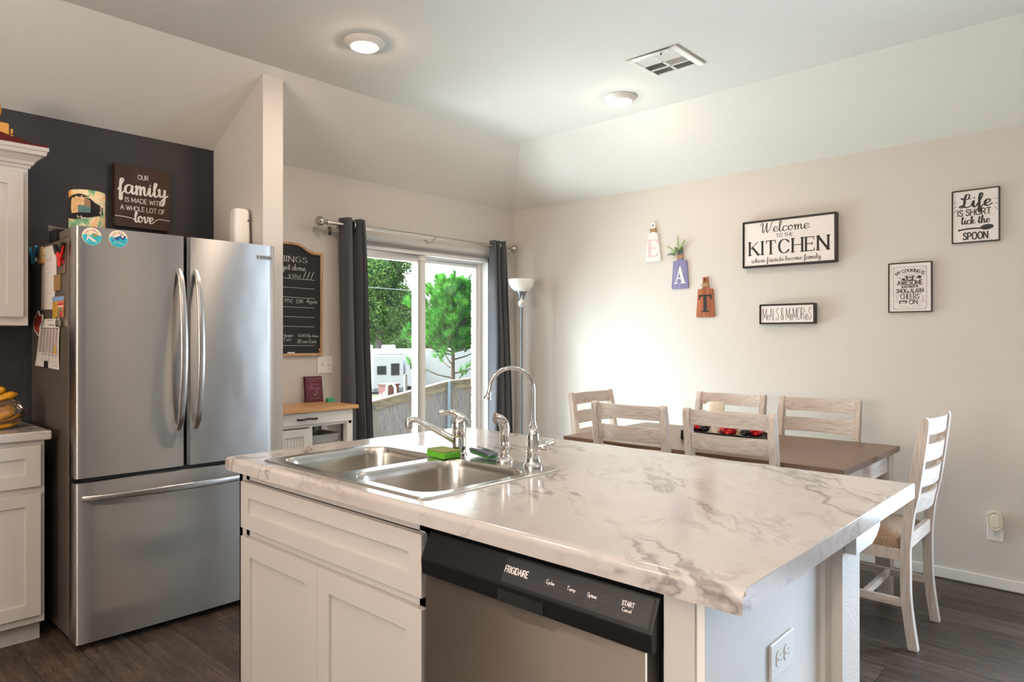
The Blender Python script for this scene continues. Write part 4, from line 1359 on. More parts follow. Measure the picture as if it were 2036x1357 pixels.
# ------------------------------------------------------------------ left run of cabinets
CT = .932                                        # worktop height of the whole kitchen
def base_cabinet(x0, x1, label):
    t = thing('base_cabinet', label, 'cabinet', ((x0 + x1) / 2, 3.8, 0), 'base cabinets along the dark wall')
    MB().box(x0, x1, 3.535, 4.055, .10, CT - .041).build('body', M['cabinet'], t, bevel=.001)
    MB().box(x0, x1, 3.615, 4.055, 0, .10).build('toe_kick', M['cabinet'], t)
    shaker(MB(), 'y', 3.515, x0 + .02, x1 - .017, .693, .872, .055).build('drawer_front', M['cabinet'], t, bevel=.0012)
    shaker(MB(), 'y', 3.515, x0 + .02, x1 - .017, .135, .666, .055).build('door', M['cabinet'], t, bevel=.0012)
    return t
base_cabinet(.36, .815, 'white shaker base cabinet with a drawer beside the refrigerator')
base_cabinet(-.095, .36, 'white shaker base cabinet further left along the dark wall')
M['marble2'] = mk_marble('marble_laminate_side', math.radians(90))
tag(MB().box(-.095, .838, 3.508, 4.055, CT - .041, CT).build('worktop', M['marble2'], bevel=.008, seg=3), 'marble patterned laminate worktop left of the refrigerator', 'worktop')
t = thing('upper_cabinet', 'white shaker wall cabinet with crown moulding at the left edge', 'cabinet', (.4, 3.9, 1.39))
MB().box(.02, .797, 3.73, 4.055, 1.392, 2.12).build('body', M['cabinet'], t, bevel=.001)
shaker(MB(), 'y', 3.71, .36, .776, 1.43, 2.082, .058).build('door', M['cabinet'], t, bevel=.0012)
shaker(MB(), 'y', 3.71, .03, .353, 1.43, 2.082, .058).build('door', M['cabinet'], t, bevel=.0012)
prof = [(0, 2.105), (.006, 2.105), (.010, 2.118), (.018, 2.122), (.022, 2.135), (.045, 2.158), (.058, 2.164), (.060, 2.18), (.066, 2.184), (.066, 2.2), (0, 2.2)]
cr = MB()
L0 = [(.02, 3.73 - o, z) for o, z in prof]
L1 = [(.797 + o, 3.73 - o, z) for o, z in prof]
L2 = [(.797 + o, 4.055, z) for o, z in prof]
cr.loft([L0, L1, L2])
cr.build('crown_moulding', M['cabinet'], t, ang=20)
t = thing('wooden_crate', 'small varnished pine crate on top of the wall cabinet', 'crate', (.68, 3.80, 2.2))
b = MB().box(.60, .728, 3.735, 3.755, 2.2, 2.298)
b.box(.752, .768, 3.86, 3.88, 2.2, 2.262)
b.build('end_board', M['pine_toy'], t, bevel=.006)
for k in range(3):
    MB().prism([(3.75, 2.206 + .026 * k), (3.87, 2.204 + .018 * k), (3.87, 2.218 + .018 * k), (3.75, 2.228 + .026 * k)], 'x', .735, .745).build('side_slat', M['pine_toy'], t, bevel=.002)
rows = []
for i in range(10):
    x = .56 + .30 * i / 9
    h = .030 * math.exp(-((x - .68) / .08) ** 2) + .012 + .004 * math.sin(i * 2.3)
    rows.append([(x, 3.672 + .006 * math.sin(i), 2.202), (x, 3.685, 2.202 + h * .9), (x, 3.71, 2.202 + h), (x, 3.728, 2.202 + h * .8)])
M['red_gauze'] = NT('sheer_red_cloth').m
t_ = NT('sheer_red_cloth2')
tr_ = t_.node('ShaderNodeBsdfTransparent', {'Color': srgb(205, 92, 60)})
t_.set(Base_Color=srgb(104, 30, 26), Roughness=.8)
mx_ = t_.node('ShaderNodeMixShader', {0: .65, 1: tr_.outputs[0], 2: t_.bsdf.outputs[0]})
t_.l.new(mx_.outputs[0], t_.out.inputs['Surface'])
tag(MB().sheet(rows).build('red_cloth', t_.m, recalc=False, solid=.001), 'sheer dark red cloth lying along the top of the wall cabinet', 'cloth')
rows = []
for i in range(9):
    x = .775 + .085 * i / 8
    rows.append([(x, 3.70, 2.2005), (x, 3.73, 2.2005 + .020 * math.sin(PI * min(1, .3 + .7 * (1 - i / 8))) + .006 * math.sin(i * 1.7)), (x, 3.80, 2.2005 + .016 * (1 - i / 8)), (x, 3.86, 2.2005)])
tag(MB().sheet(rows).build('red_leaf_garland', plain('dark_red_cloth', srgb(82, 28, 26), .8), recalc=False, solid=.001), 'dark red cloth bunched at the cabinet corner, beside the crate', 'cloth')
tag(MB().ball(.655, 3.75, 2.352, .048, .048, .058, 16, 10).build('gourd', plain('orange_gourd', srgb(212, 150, 40), .4)), 'orange yellow gourd perched on the pine crate', 'gourd')

# bananas in a clear bag on the left worktop
M['banana'] = plain('ripe_banana', srgb(206, 146, 26), .5, var=.25, vscale=40)
M['banana_tip'] = plain('banana_tip', srgb(60, 40, 20), .8)
def banana(p, label):
    t = thing('banana', label, 'banana', p[1], 'bananas by the refrigerator')
    q = catmull(p, 5)
    n = len(q)
    rr = [.005 + .014 * min(1, math.sin(PI * (i + .6) / (n + .2)) * 1.5) for i in range(n)]
    MB().tube(q, rr, 7).build('fruit', M['banana'], t, ang=60)
    MB().tube([q[-1], tuple(q[-1][k] * 1.0 + (q[-1][k] - q[-2][k]) * 1.6 for k in range(3))], [.006, .004], 6).build('stem', M['banana_tip'], t)
banana([(.62, 3.70, .952), (.68, 3.69, .953), (.735, 3.70, .962), (.765, 3.73, .99)], 'banana lying lowest in the bag, against the worktop')
banana([(.60, 3.73, .985), (.66, 3.715, .985), (.715, 3.715, .995), (.745, 3.74, 1.02)], 'banana lying in the middle of the clear bag')
banana([(.64, 3.76, 1.01), (.69, 3.75, 1.012), (.73, 3.76, 1.03), (.75, 3.79, 1.06)], 'banana at the back of the clear bag')
banana([(.755, 3.73, 1.082), (.72, 3.72, 1.076), (.68, 3.715, 1.055), (.65, 3.72, 1.03)], 'banana sticking out of the bag top, the one pointing right')
banana([(.722, 3.77, 1.102), (.70, 3.77, 1.098), (.67, 3.765, 1.08), (.64, 3.76, 1.05)], 'banana sticking out of the bag top, the uppermost one')
random.seed(11)
tag(MB().ball(.69, 3.735, 1.003, .098, .085, .070, 24, 14, fn=lambda d: 1 + .04 * math.sin(9 * d.x + 5 * d.z) + .035 * math.sin(13 * d.y - 7 * d.z)).build('plastic_bag', M['plastic_film'], ang=60), 'crinkled clear plastic bag around the bananas', 'bag')

# ------------------------------------------------------------------ island
t = thing('sink_base_cabinet', 'white shaker sink cabinet of the island with two doors and a false drawer', 'cabinet', (1.37, 1.75, 0))
b = MB().box(1.085, 1.665, 1.268, 1.288, .10, CT - .043).box(1.085, 1.665, 2.240, 2.262, .10, CT - .043).box(1.645, 1.665, 1.288, 2.24, .10, CT - .043).box(1.085, 1.665, 1.288, 2.24, .10, .12)
b.box(1.085, 1.105, 1.288, 2.212, .655, .725).box(1.085, 1.105, 1.288, 2.212, .86, CT - .043).box(1.085, 1.105, 1.268, 1.31, .10, CT - .043).box(1.085, 1.105, 2.19, 2.262, .10, CT - .043)
b.build('body', M['cabinet'], t)
MB().box(1.16, 1.665, 1.27, 2.23, 0, .10).build('toe_kick', M['cabinet'], t)
shaker(MB(), 'x', 1.064, 1.279, 2.212, .704, .858, .05, .021, .010).build('drawer_front', M['cabinet'], t, bevel=.0012)
shaker(MB(), 'x', 1.064, 1.279, 1.7445, .13, .676, .062, .021, .010).build('door', M['cabinet'], t, bevel=.0012)
shaker(MB(), 'x', 1.064, 1.7455, 2.212, .13, .676, .062, .021, .010).build('door', M['cabinet'], t, bevel=.0012)

t = thing('dishwasher', 'stainless dishwasher with a black control strip under the island worktop', 'dishwasher', (1.37, .95, 0))
MB().box(1.112, 1.66, .638, 1.264, .10, CT - .045).build('tub_body', M['void'], t)
MB().box(1.15, 1.66, .645, 1.258, 0, .10).build('toe_panel', M['black'], t)
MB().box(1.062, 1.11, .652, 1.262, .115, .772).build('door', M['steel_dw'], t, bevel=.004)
prof = [(1.112, .872), (1.090, .872), (1.080, .866), (1.052, .812), (1.051, .806), (1.054, .772), (1.112, .772)]
pn = MB().prism(prof, 'y', .636, 1.266).build('control_panel', M['black'], t, bevel=.003, ang=25)
MB().box(1.0505, 1.053, .885, 1.012, .774, .799).build('handle_recess', M['void'], t, bevel=.0008)
UPV = Vector((1.080 - 1.052, 0, .866 - .812)).normalized()
f = Face((1.066 , .95, .839), (0, -1, 0), UPV, .0006)
p = MB()
f.poly(p, [(-.055, -.026), (.305, -.026), (.305, .026), (-.055, .026)])
p.build('display_strip', M['panel_black'], pn, recalc=False)
f.lift = .0010
p = MB()
f.write(p, 'FRIGIDAIRE', 'sans', -.020, -.005, .0125, .064, .17, 0)
def boxed(x, y, w_, h_):
    for q in ([(x - w_, y - h_), (x + w_, y - h_)], [(x - w_, y + h_), (x + w_, y + h_)], [(x - w_, y - h_), (x - w_, y + h_)], [(x + w_, y - h_), (x + w_, y + h_)]):
        f.line(p, q, .0005, 1)
for x, s in ((.072, 'Cycles'), (.125, 'Temp'), (.175, 'Options')):
    f.write(p, s, 'sans', x, -.003, .0075, .021, .16, 0)
    boxed(x, .000, .0135, .0075)
f.write(p, 'START', 'sans', .255, .001, .008, .026, .2, 0)
f.write(p, 'Cancel', 'sans', .255, -.009, .0068, .020, .15, 0)
boxed(.255, -.001, .017, .0115)
for x, y, s in ((.098, .008, 'Heavy Wash'), (.098, 0, 'Normal Wash'), (.098, -.008, '1 Hr Wash'), (.148, -.001, 'High'), (.205, .006, 'Heat Dry'), (.205, -.003, 'Delay 4 hr'), (.175, -.014, 'Hold to Lock'), (.175, -.019, 'Control'), (.255, -.019, 'Hold 3s To Cancel'), (.289, -.003, 'Clean')):
    f.write(p, s, 'sans', x, y - .002, .0035, .0021 * len(s), .13, 1)
p.build('panel_lettering', [M['sign_white'], M['ink_grey']], pn, recalc=False)

t = thing('island_end_panel', 'white end of the island with an outlet below the worktop corner', 'panel', (1.37, .59, 0))
MB().box(1.085, 1.664, .552, .628, 0, CT - .043).build('panel', M['trim'], t, bevel=.001)
MB().box(1.079, 1.085, .568, .628, 0, CT - .043).build('filler_strip', M['cabinet'], t)
MB().box(1.649, 1.687, .540, .56, 0, CT - .043).build('corner_trim', M['trim'], t, bevel=.002)
struct(MB().box(1.687, 1.817, .514, 2.24, 0, CT - .043).build('wall_island', mk_wall('island_wall_paint', srgb(216, 212, 208), .7, .25, .16, .003, 130), origin=(1.75, 1.4, 0)))
pr = [(1.70, CT - .0425), (1.905, CT - .0425), (1.893, CT - .072), (1.868, CT - .090), (1.83, CT - .102), (1.70, CT - .102)]
t = thing('corbel', 'white wooden support under the island worktop overhang', 'bracket', (1.78, .50, .83))
MB().prism(pr, 'y', .488, .5138).build('bracket', M['trim'], t, bevel=.002)
MB().prism([(.5138, CT - .0425), (.5138, CT - .07), (.5138, CT - .07), (.60, CT - .0425)][:1] + [(.60, CT - .0425), (.60, CT - .06), (.5138, CT - .102)], 'x', 1.818, 1.868).build('brace', M['trim'], t)
def outlet(name, label, o, r, u, horizontal=False, gfi=False):
    """Duplex outlet: plate and two sockets written on a face."""
    f = Face(o, r, u, 0)
    t = thing(name, label, 'outlet', tuple(o))
    def slab(mb, x0, x1, y0, y1, d0, d1):
        q = [(x0, y0), (x1, y0), (x1, y1), (x0, y1)]
        a, b_ = [f.at(x, y, d0) for x, y in q], [f.at(x, y, d1) for x, y in q]
        mb.loft([a, b_])
        return mb
    W_, H_ = (.060, .037) if horizontal else (.037, .060)
    slab(MB(), -W_, W_, -H_, H_, 0.0003, .006).build('plate', M['white'], t, bevel=.003, seg=3)
    for sg in (-1, 1):
        c = (sg * .020, 0) if horizontal else (0, sg * .020)
        lp = [(c[0] + .0165 * math.cos(2 * PI * i / 24), c[1] + .0165 * math.sin(2 * PI * i / 24)) for i in range(24)]
        lp = [(min(max(x, c[0] - .0135), c[0] + .0135), y) if horizontal else (x, min(max(y, c[1] - .0135), c[1] + .0135)) for x, y in lp]
        rc = MB().loft([[f.at(x, y, .005) for x, y in lp], [f.at(x, y, .0075) for x, y in lp]]).build('socket', M['white'], t)
        s = MB()
        for dx in (-.0055, .0055):
            if horizontal:
                slab(s, c[0] + .001, c[0] + .0012 + .008, dx - .0008, dx + .0008, .0074, .0077)
            else:
                slab(s, dx - .0008, dx + .0008, c[1] + .001, c[1] + .009, .0074, .0077)
        if horizontal:
            f.disc(s, c[0] - .008, 0, .0024, extra=.0078)
        else:
            f.disc(s, 0, c[1] - .008, .0024, extra=.0078)
        s.build('slots', M['black'], rc, recalc=False)
    s = MB()
    f.disc(s, 0, 0, .003, extra=.0063)
    s.build('screw', M['nickel'], t, recalc=False)
    return f, t
outlet('wall_outlet', 'white duplex outlet on the end of the island', (1.413, .552, .681), (1, 0, 0), (0, 0, 1), True)

# worktop with rounded edges and a cut-out for the sink
X0, X1, Y0, Y1 = 1.044, 2.152, .468, 2.296
Z0, Z1 = CT - .042, CT
HX0, HX1, HY0, HY1 = 1.106, 1.625, 1.314, 2.112
def worktop_mesh():
    m = MB()
    o = [(X0, Y0), (X1, Y0), (X1, Y1), (X0, Y1)]
    h = [(HX0, HY0), (HX1, HY0), (HX1, HY1), (HX0, HY1)]
    v = [(x, y, z) for z in (Z0, Z1) for x, y in o + h]
    fs = []
    for k in range(4):
        j = (k + 1) % 4
        fs.append((k, j, j + 8, k + 8))
        fs.append((4 + j, 4 + k, 12 + k, 12 + j))
        fs.append((8 + k, 8 + j, 12 + j, 12 + k))
        fs.append((j, k, 4 + k, 4 + j))
    return m.add(v, fs)
def keep(e, off):
    a, b_ = e.verts[0].co + off, e.verts[1].co + off
    mid = (a + b_) / 2
    if abs(a.z - b_.z) > .01:                     # upright corner at the far left end
        return mid.y > Y1 - .01
    top = mid.z > Z1 - .001
    if HX0 - .001 < mid.x < HX1 + .001 and HY0 - .001 < mid.y < HY1 + .001:
        return False
    return top and mid.y > Y0 + .01              # the right end keeps its square edge
top = tag(worktop_mesh().build('island_worktop', M['marble'], bevel=.016, seg=5, only=keep, origin=(1.6, 1.4, Z0), ang=40), 'long marble patterned laminate worktop of the kitchen island', 'worktop')
MB().box(X0 + .012, X1 - .004, Y0 - .0012, Y0 + .0005, Z0 + .001, Z1 - .0016).build('edge_band', M['marble_edge'], top)
MB().box(X0 - .0004, X0 + .014, Y0 - .0013, Y0 + .0002, Z0 + .0005, Z1 - .012).build('edge_band', M['marble_edge'], top)

# stainless double sink
snk = thing('kitchen_sink', 'double bowl stainless sink set into the island worktop', 'sink', (1.365, 1.713, CT))
RX0, RX1, RY0, RY1 = 1.090, 1.642, 1.298, 2.128
bowls = [(1.128, 1.535, 1.738, 2.092), (1.128, 1.535, 1.334, 1.694)]
bm = bmesh.new()
def loop_edges(pts, z):
    vs = [bm.verts.new((x, y, z)) for x, y in pts]
    return [bm.edges.new((vs[i], vs[(i + 1) % len(vs)])) for i in range(len(vs))]
zt = CT + .0045
es = loop_edges(rrect(RX0 + .010, RX1 - .010, RY0 + .010, RY1 - .010, .022), zt)
for (a, b_, c, d_) in bowls:
    es += loop_edges(rrect(a, b_, c, d_, .075, 8), zt)
bmesh.ops.triangle_fill(bm, use_beauty=True, edges=es)
deck = MB()
bm.verts.index_update()
deck.add([tuple(v.co) for v in bm.verts], [tuple(v.index for v in f_.verts) for f_ in bm.faces])
bm.free()
ring = [[(x, y, z) for x, y in rrect(RX0 + o, RX1 - o, RY0 + o, RY1 - o, .022 + .010 - o * .6)] for o, z in ((.010, zt), (.005, zt - .0004), (.001, zt - .003), (0, CT + .0002))]
deck.loft(ring, False, False)
deck.build('rim', M['sink'], snk, ang=30)
for i, (a, b_, c, d_) in enumerate(bowls):
    lp = []
    for o, z, r_ in ((-.001, zt, .076), (.002, zt - .001, .074), (.006, zt - .006, .070), (.009, zt - .03, .068), (.016, CT - .150, .062), (.03, CT - .172, .055), (.06, CT - .182, .04), (.14, CT - .186, .02)):
        lp.append([(x, y, z) for x, y in rrect(a + o, b_ - o, c + o, d_ - o, r_, 8)])
    bw = MB().loft(lp, False, True).build('bowl', M['sink'], snk, recalc=False, ang=40)
    cx_, cy2 = (a + b_) / 2, (c + d_) / 2
    MB().lathe([(.0, .002), (.03, .002), (.042, .004), (.044, .001)], cx_, cy2, CT - .1875, 24).build('drain', M['chrome'], bw)

# main faucet
t = thing('kitchen_faucet', 'chrome single lever faucet with a low spout over the sink', 'faucet', (1.600, 1.722, zt))
fx, fy = 1.600, 1.722
MB().lathe([(.0275, 0), (.0275, .005), (.0245, .009)], fx, fy, zt, 28).build('flange', M['chrome'], t)
MB().lathe([(.0235, .008), (.0235, .058), (.0228, .060), (.0235, .062), (.0235, .095), (.022, .112), (.017, .124), (.008, .130), (0, .131)], fx, fy, zt, 28).build('body', M['chrome'], t)
sp = catmull([(fx - .012, fy + .012, zt + .050), (fx - .045, fy + .050, zt + .078), (fx - .085, fy + .092, zt + .108), (fx - .105, fy + .112, zt + .118), (fx - .118, fy + .126, zt + .114)], 6)
MB().tube(sp, [.0135 - .003 * min(1, i / 14) for i in range(len(sp))], 14).build('spout', M['chrome'], t)
MB().lathe([(.0125, .0), (.0135, .002), (.0135, .022), (.0115, .026), (.0105, .034)], fx - .118, fy + .126, zt + .088, 20).build('aerator', M['chrome'], t)
lv = catmull([(fx + .018, fy - .012, zt + .098), (fx + .010, fy - .002, zt + .124), (fx - .002, fy + .022, zt + .138), (fx - .012, fy + .046, zt + .140), (fx - .022, fy + .072, zt + .138)], 5)
n = len(lv)
MB().tube(lv, [.014 - .0085 * (i / (n - 1)) + .0025 * max(0, (i / (n - 1) - .85) / .15) for i in range(n)], 12, flat=1.35).build('lever', M['chrome'], t)

# side sprayer
t = thing('sink_sprayer', 'chrome side sprayer standing between the faucet and the filter tap', 'sprayer', (1.598, 1.506, zt))
sx_, sy_ = 1.598, 1.506
MB().lathe([(.028, 0), (.028, .003), (.024, .012), (.016, .018), (.0145, .024)], sx_, sy_, zt, 26).build('base', M['chrome'], t)
MB().lathe([(.0135, .02), (.0135, .034), (.0155, .037), (.0155, .062), (.0150, .064), (.0150, .066), (.0158, .068), (.0160, .095), (.0165, .11)], sx_, sy_, zt, 22).build('wand', M['chrome'], t)
dv = Vector((-.62, .35, 0))
hd = [(sx_, sy_, zt + .108), (sx_ + dv.x * .006, sy_ + dv.y * .006, zt + .124), (sx_ + dv.x * .020, sy_ + dv.y * .020, zt + .136), (sx_ + dv.x * .040, sy_ + dv.y * .040, zt + .141)]
MB().tube(catmull(hd, 5), [.0165] * 6 + [.0155] * 10, 16).build('head', M['chrome'], t)
e_ = Vector(hd[3])
MB().tube([e_, e_ + Vector((-.50, .30, .12)) * .012], [.0165, .0165], 18).build('nozzle', plain('nozzle_face', (.45, .40, .36, 1), .35, .8), t)

# filtered water tap
t = thing('filter_faucet', 'tall chrome gooseneck filter tap at the right corner of the sink', 'faucet', (1.597, 1.384, zt))
gx, gy = 1.597, 1.384
MB().lathe([(.031, 0), (.031, .005), (.026, .012), (.0225, .022), (.021, .040), (.0225, .043), (.0225, .046), (.020, .049), (.0195, .085), (.0165, .112), (.012, .118), (.0125, .122), (.0125, .127), (.009, .130), (.0085, .140)], gx, gy, zt, 28).build('base', M['chrome'], t)
gd = Vector((-.80, .60, 0))
ctr = Vector((gx, gy, zt + .237)) + gd * .0685
gp = [(gx, gy, zt + .125), (gx, gy, zt + .18)]
for k in range(19):
    a = math.radians(180 - 160 * k / 18)
    p_ = ctr + gd * (.0685 * math.cos(a)) + Vector((0, 0, .0685 * math.sin(a)))
    gp.append(tuple(p_))
e_ = ctr + gd * .070 + Vector((0, 0, -.006))
gp.append(tuple(e_))
MB().tube(gp, .0062, 12).build('neck', M['chrome'], t)
dn = (gd * .25 + Vector((0, 0, -1))).normalized()
MB().tube([e_ - dn * .004, e_ + dn * .006, e_ + dn * .010, e_ + dn * .018, e_ + dn * .021], [.0075, .008, .0085, .0135, .0135], 16).build('tip', M['chrome'], t)
hv = Vector((.62, -.78, 0))
h0 = Vector((gx, gy, zt + .064))
MB().tube([h0 + hv * .014, h0 + hv * .024, h0 + hv * .034, h0 + hv * .043, h0 + hv * .047], [.010, .013, .0165, .0145, .008], 16).build('handle_hub', M['chrome'], t)
MB().tube([h0 + hv * .036, h0 + hv * .050 + Vector((0, 0, .008)), h0 + hv * .064 + Vector((0, 0, .013)), h0 + hv * .070 + Vector((0, 0, .014))], [.006, .0065, .0095, .006], 14).build('handle_lever', M['chrome'], t)

# sponge and dish wand
def mk_sponge(name, col):
    t_ = NT(name)
    v = t_.coord()
    n = t_.node('ShaderNodeTexVoronoi', {'Vector': v, 'Scale': 260.0}).outputs['Distance']
    c = t_.ramp(n, [(.1, tuple(c * .45 for c in col[:3]) + (1,)), (.45, col)])
    t_.set(Base_Color=c, Roughness=.95)
    t_.bump(n, .6, .003)
    return t_.m
t = thing('sponge', 'bright green sponge with a worn tan scrub side on the sink edge', 'sponge', (1.53, 1.722, zt))
def slab(mb, z0, z1, grow, wav):
    lp = []
    for z in (z0, (z0 + z1) / 2, z1):
        lp.append([(1.529 + x * .94 + y * .10, 1.7225 + y * .97 - x * .08, z + wav * math.sin(y * 60) + .0015 * wav * 300 * x) for x, y in rrect(-.037 - grow, .037 + grow, -.053 - grow, .053 + grow, .006, 3)])
    return mb.loft(lp)
slab(MB(), zt + .001, zt + .021, 0, .0006).build('foam', mk_sponge('green_foam', srgb(104, 190, 52)), t, bevel=.002)
slab(MB(), zt + .0212, zt + .027, -.001, .0006).build('scrub_side', mk_sponge('scrub_pad', srgb(150, 160, 96)), t, bevel=.0015)
t = thing('dish_wand', 'flat dish scrubber with clear handle lying beside the sponge', 'scrubber', (1.60, 1.645, zt))
def wand_loop(z, s):
    return [(1.612 + x * s * .9 + y * .18, 1.618 + y * s, z - .16 * (y + .05) * 0) for x, y in rrect(-.026, .026, -.066, .066, .016, 4)]
MB().loft([[(x, y, z + .06 * (y - 1.552)) for x, y, z in wand_loop(zt + .004, .92)], [(x, y, z + .06 * (y - 1.552)) for x, y, z in wand_loop(zt + .012, .95)]]).build('scrub_pad', mk_sponge('dark_green_pad', srgb(60, 120, 60)), t)
MB().loft([[(x, y, z + .06 * (y - 1.552)) for x, y, z in wand_loop(zt + h_, s_)] for h_, s_ in ((.0125, .97), (.016, 1.0), (.020, .97), (.022, .85))]).build('head', plain('smoky_plastic', srgb(92, 104, 112), .12, .3), t)

# ------------------------------------------------------------------ cart below the chalkboard
CZ = .916
t = thing('kitchen_cart', 'white kitchen cart with butcher block top and black pull beside the partition', 'cart', (2.2, 3.86, 0))
MB().box(1.915, 2.535, 3.66, 4.04, CZ - .024, CZ).build('top', M['butcher'], t, bevel=.003)
M['cart_white'] = plain('cart_white', srgb(222, 221, 219), .4)
x0, x1, y0, y1 = 1.945, 2.505, 3.685, 4.02
b = MB()
for x in (x0, x1 - .042):
    for y in (y0, y1 - .042):
        b.box(x, x + .042, y, y + .042, 0, CZ - .024)
b.box(x0 + .042, x1 - .042, y0 + .01, y0 + .03, CZ - .115, CZ - .1).box(x0, x1, y1 - .03, y1 - .01, CZ - .115, CZ - .024)
b.box(x0 + .01, x0 + .03, y0, y1, CZ - .115, CZ - .024).box(x1 - .03, x1 - .01, y0, y1, CZ - .115, CZ - .024).box(x0, x1, y0 + .01, y1 - .01, .10, .12)
b.box(2.20, 2.222, y0 + .005, y1, .12, CZ - .11)
b.build('frame', M['cart_white'], t)
dw = MB().box(x0 + .03, x1 - .003, y0 - .004, y0 + .014, CZ - .098, CZ - .027).build('drawer_front', M['cart_white'], t, bevel=.0015)
h = [(2.118, y0 - .006, CZ - .064), (2.122, y0 - .022, CZ - .064), (2.14, y0 - .026, CZ - .064), (2.18, y0 - .024, CZ - .061), (2.22, y0 - .026, CZ - .064), (2.238, y0 - .022, CZ - .064), (2.242, y0 - .006, CZ - .064)]
MB().tube(catmull(h, 4), [.006] * 6 + [.0075] * 2 + [.0065] * 9 + [.0075] * 2 + [.006] * 6, 10).build('pull', M['black'], dw)
dd = shaker(MB(), 'y', y0 - .002, x0 + .045, 2.203, .13, CZ - .122, .045, .018, .010)
for k in range(6):
    xg = x0 + .095 + .020 * k
    dd.box(xg, xg + .017, y0 + .005, y0 + .012, .18, CZ - .17)
dd.build('door', M['cart_white'], t, bevel=.001)
MB().box(2.222, x1 - .04, y0 + .03, y1 - .01, .668, .684).build('shelf', M['cart_white'], t, bevel=.001)
t = thing('storage_tray', 'grey plastic tray on the open shelf of the white cart', 'tray', (2.34, 3.85, .684))
MB().loft([[(x, y, z) for x, y in rrect(2.235 - o, 2.45 + o, 3.74 - o, 3.98 + o, .02, 3)] for z, o in ((.685, -.012), (.692, -.006), (.735, .002), (.739, .004), (.735, -.003), (.694, -.01))], True, True).build('tray_shell', plain('light_grey_plastic', srgb(176, 178, 178), .4), t)
t = thing('dustpan', 'black rounded dustpan hanging behind the open side of the cart', 'dustpan', (2.40, 4.045, .66))
MB().loft([[(2.405 + x * s, y, .765 + z * s) for x, z in rrect(-.040, .040, -.062, .055, .036, 6)] for y, s in ((4.03, .9), (4.034, 1), (4.052, 1), (4.056, .95))]).build('pan', M['black'], t)

t = thing('book', 'dark red devotional book standing against the wall on the cart', 'book', (2.435, 4.03, CZ))
def tilt(y, z):
    return y + (z - CZ) * .10
bk = MB()
for (a0, a1, d0, d1, m) in ((2.376, 2.499, 0, .003, 0), (2.376, 2.499, .021, .024, 0), (2.376, 2.380, .003, .021, 0)):
    v = [(x, 4.012 + d + (z - CZ) * .13, z) for z in (CZ + .001, CZ + .168) for x, d in ((a0, d0), (a1, d0), (a1, d1), (a0, d1))]
    bk.add(v, [(0, 3, 2, 1), (4, 5, 6, 7), (0, 1, 5, 4), (1, 2, 6, 5), (2, 3, 7, 6), (3, 0, 4, 7)], m)
bk.build('cover', plain('burgundy_cover', srgb(92, 24, 50), .45, var=.15, vscale=20), t, bevel=.001)
v = [(x, 4.012 + d + (z - CZ) * .13, z) for z in (CZ + .004, CZ + .165) for x, d in ((2.380, .003), (2.496, .003), (2.496, .021), (2.380, .021))]
MB().add(v, [(0, 3, 2, 1), (4, 5, 6, 7), (0, 1, 5, 4), (1, 2, 6, 5), (2, 3, 7, 6), (3, 0, 4, 7)]).build('pages', M['paper'], t)
lt = MB()
f = Face((2.4375, 4.012, CZ), (1, 0, 0), (0, .13, 1), .0006)
gold = plain('dull_pink_print', srgb(150, 84, 100), .6)
f.write(lt, 'Jesus', 'script', 0, .112, .026, .07, .14, 0)
f.write(lt, 'Always', 'script', 0, .084, .026, .078, .14, 0)
f.line(lt, [(-.05, .155), (.05, .155)], .002, 1)
f.line(lt, [(-.03, .142), (.03, .142)], .0025, 1)
f.disc(lt, .004, .060, .015, m=1)
f.disc(lt, .002, .062, .011, m=2, extra=.0002)
f.line(lt, [(-.035, .025), (.035, .025)], .003, 1)
lt.build('cover_print', [gold, plain('faded_gold', srgb(170, 132, 104), .5), plain('dark_plum', srgb(60, 16, 34), .5)], t, recalc=False)
tag(MB().loft([[(x, y, z) for x, z in rrect(2.482, 2.533, CZ + .0005, CZ + .026, .004, 3)] for y in (3.93, 3.96)]).build('scrub_pad', plain('teal_green', srgb(60, 160, 120), .7)), 'small teal green pad standing at the right end of the cart top', 'pad')

# ------------------------------------------------------------------ chalkboard and light switch
t = thing('chalkboard', 'arched chalkboard with wooden frame and handwritten notes on the back wall', 'chalkboard', (2.30, YB, 1.22))
bx0, bx1, bz0, bz1 = 2.03, 2.512, 1.222, 1.905
def arch(o):
    l = [(bx0 + o, bz0 + o), (bx1 - o, bz0 + o), (bx1 - o, bz1 - o)]
    xm = (bx0 + bx1) / 2
    for k in range(1, 16):
        q = k / 16
        x = bx1 - o - (bx1 - bx0 - 2 * o) * q
        d_ = abs(q - .5) * 2
        l.append((x, bz1 - o + .052 * (.5 + .5 * math.cos(PI * min(1, max(0, (d_ - .18) / .62))))))
    l.append((bx0 + o, bz1 - o))
    return l
MB().prism(arch(.004), 'y', YB - .008, YB - .001).build('slate', plain('chalkboard_black', srgb(30, 30, 32), .7, var=.2, vscale=7), t)
fm = MB()
A_, B_ = arch(0), arch(.016)
fm.loft([[(x, YB - .0005, z) for x, z in A_], [(x, YB - .020, z) for x, z in A_], [(x, YB - .022, z) for x, z in [((a[0] + b_[0]) / 2, (a[1] + b_[1]) / 2) for a, b_ in zip(A_, B_)]], [(x, YB - .018, z) for x, z in B_], [(x, YB - .007, z) for x, z in B_]], False, False)
fm.build('frame', M['oak'], t)
ch = MB()
f = Face((0, YB - .0084, 0), (1, 0, 0), (0, 0, 1), .0003)
f.write(ch, 'THINGS', 'serif', 0, 1.832, .034, .245, .13, 0, left=2.155)
f.write(ch, 'to get done', 'script', 0, 1.779, .042, .225, .09, 0, left=2.165)
f.write(ch, 'you', 'hand', 0, 1.733, .038, .085, .07, 0, left=2.265)
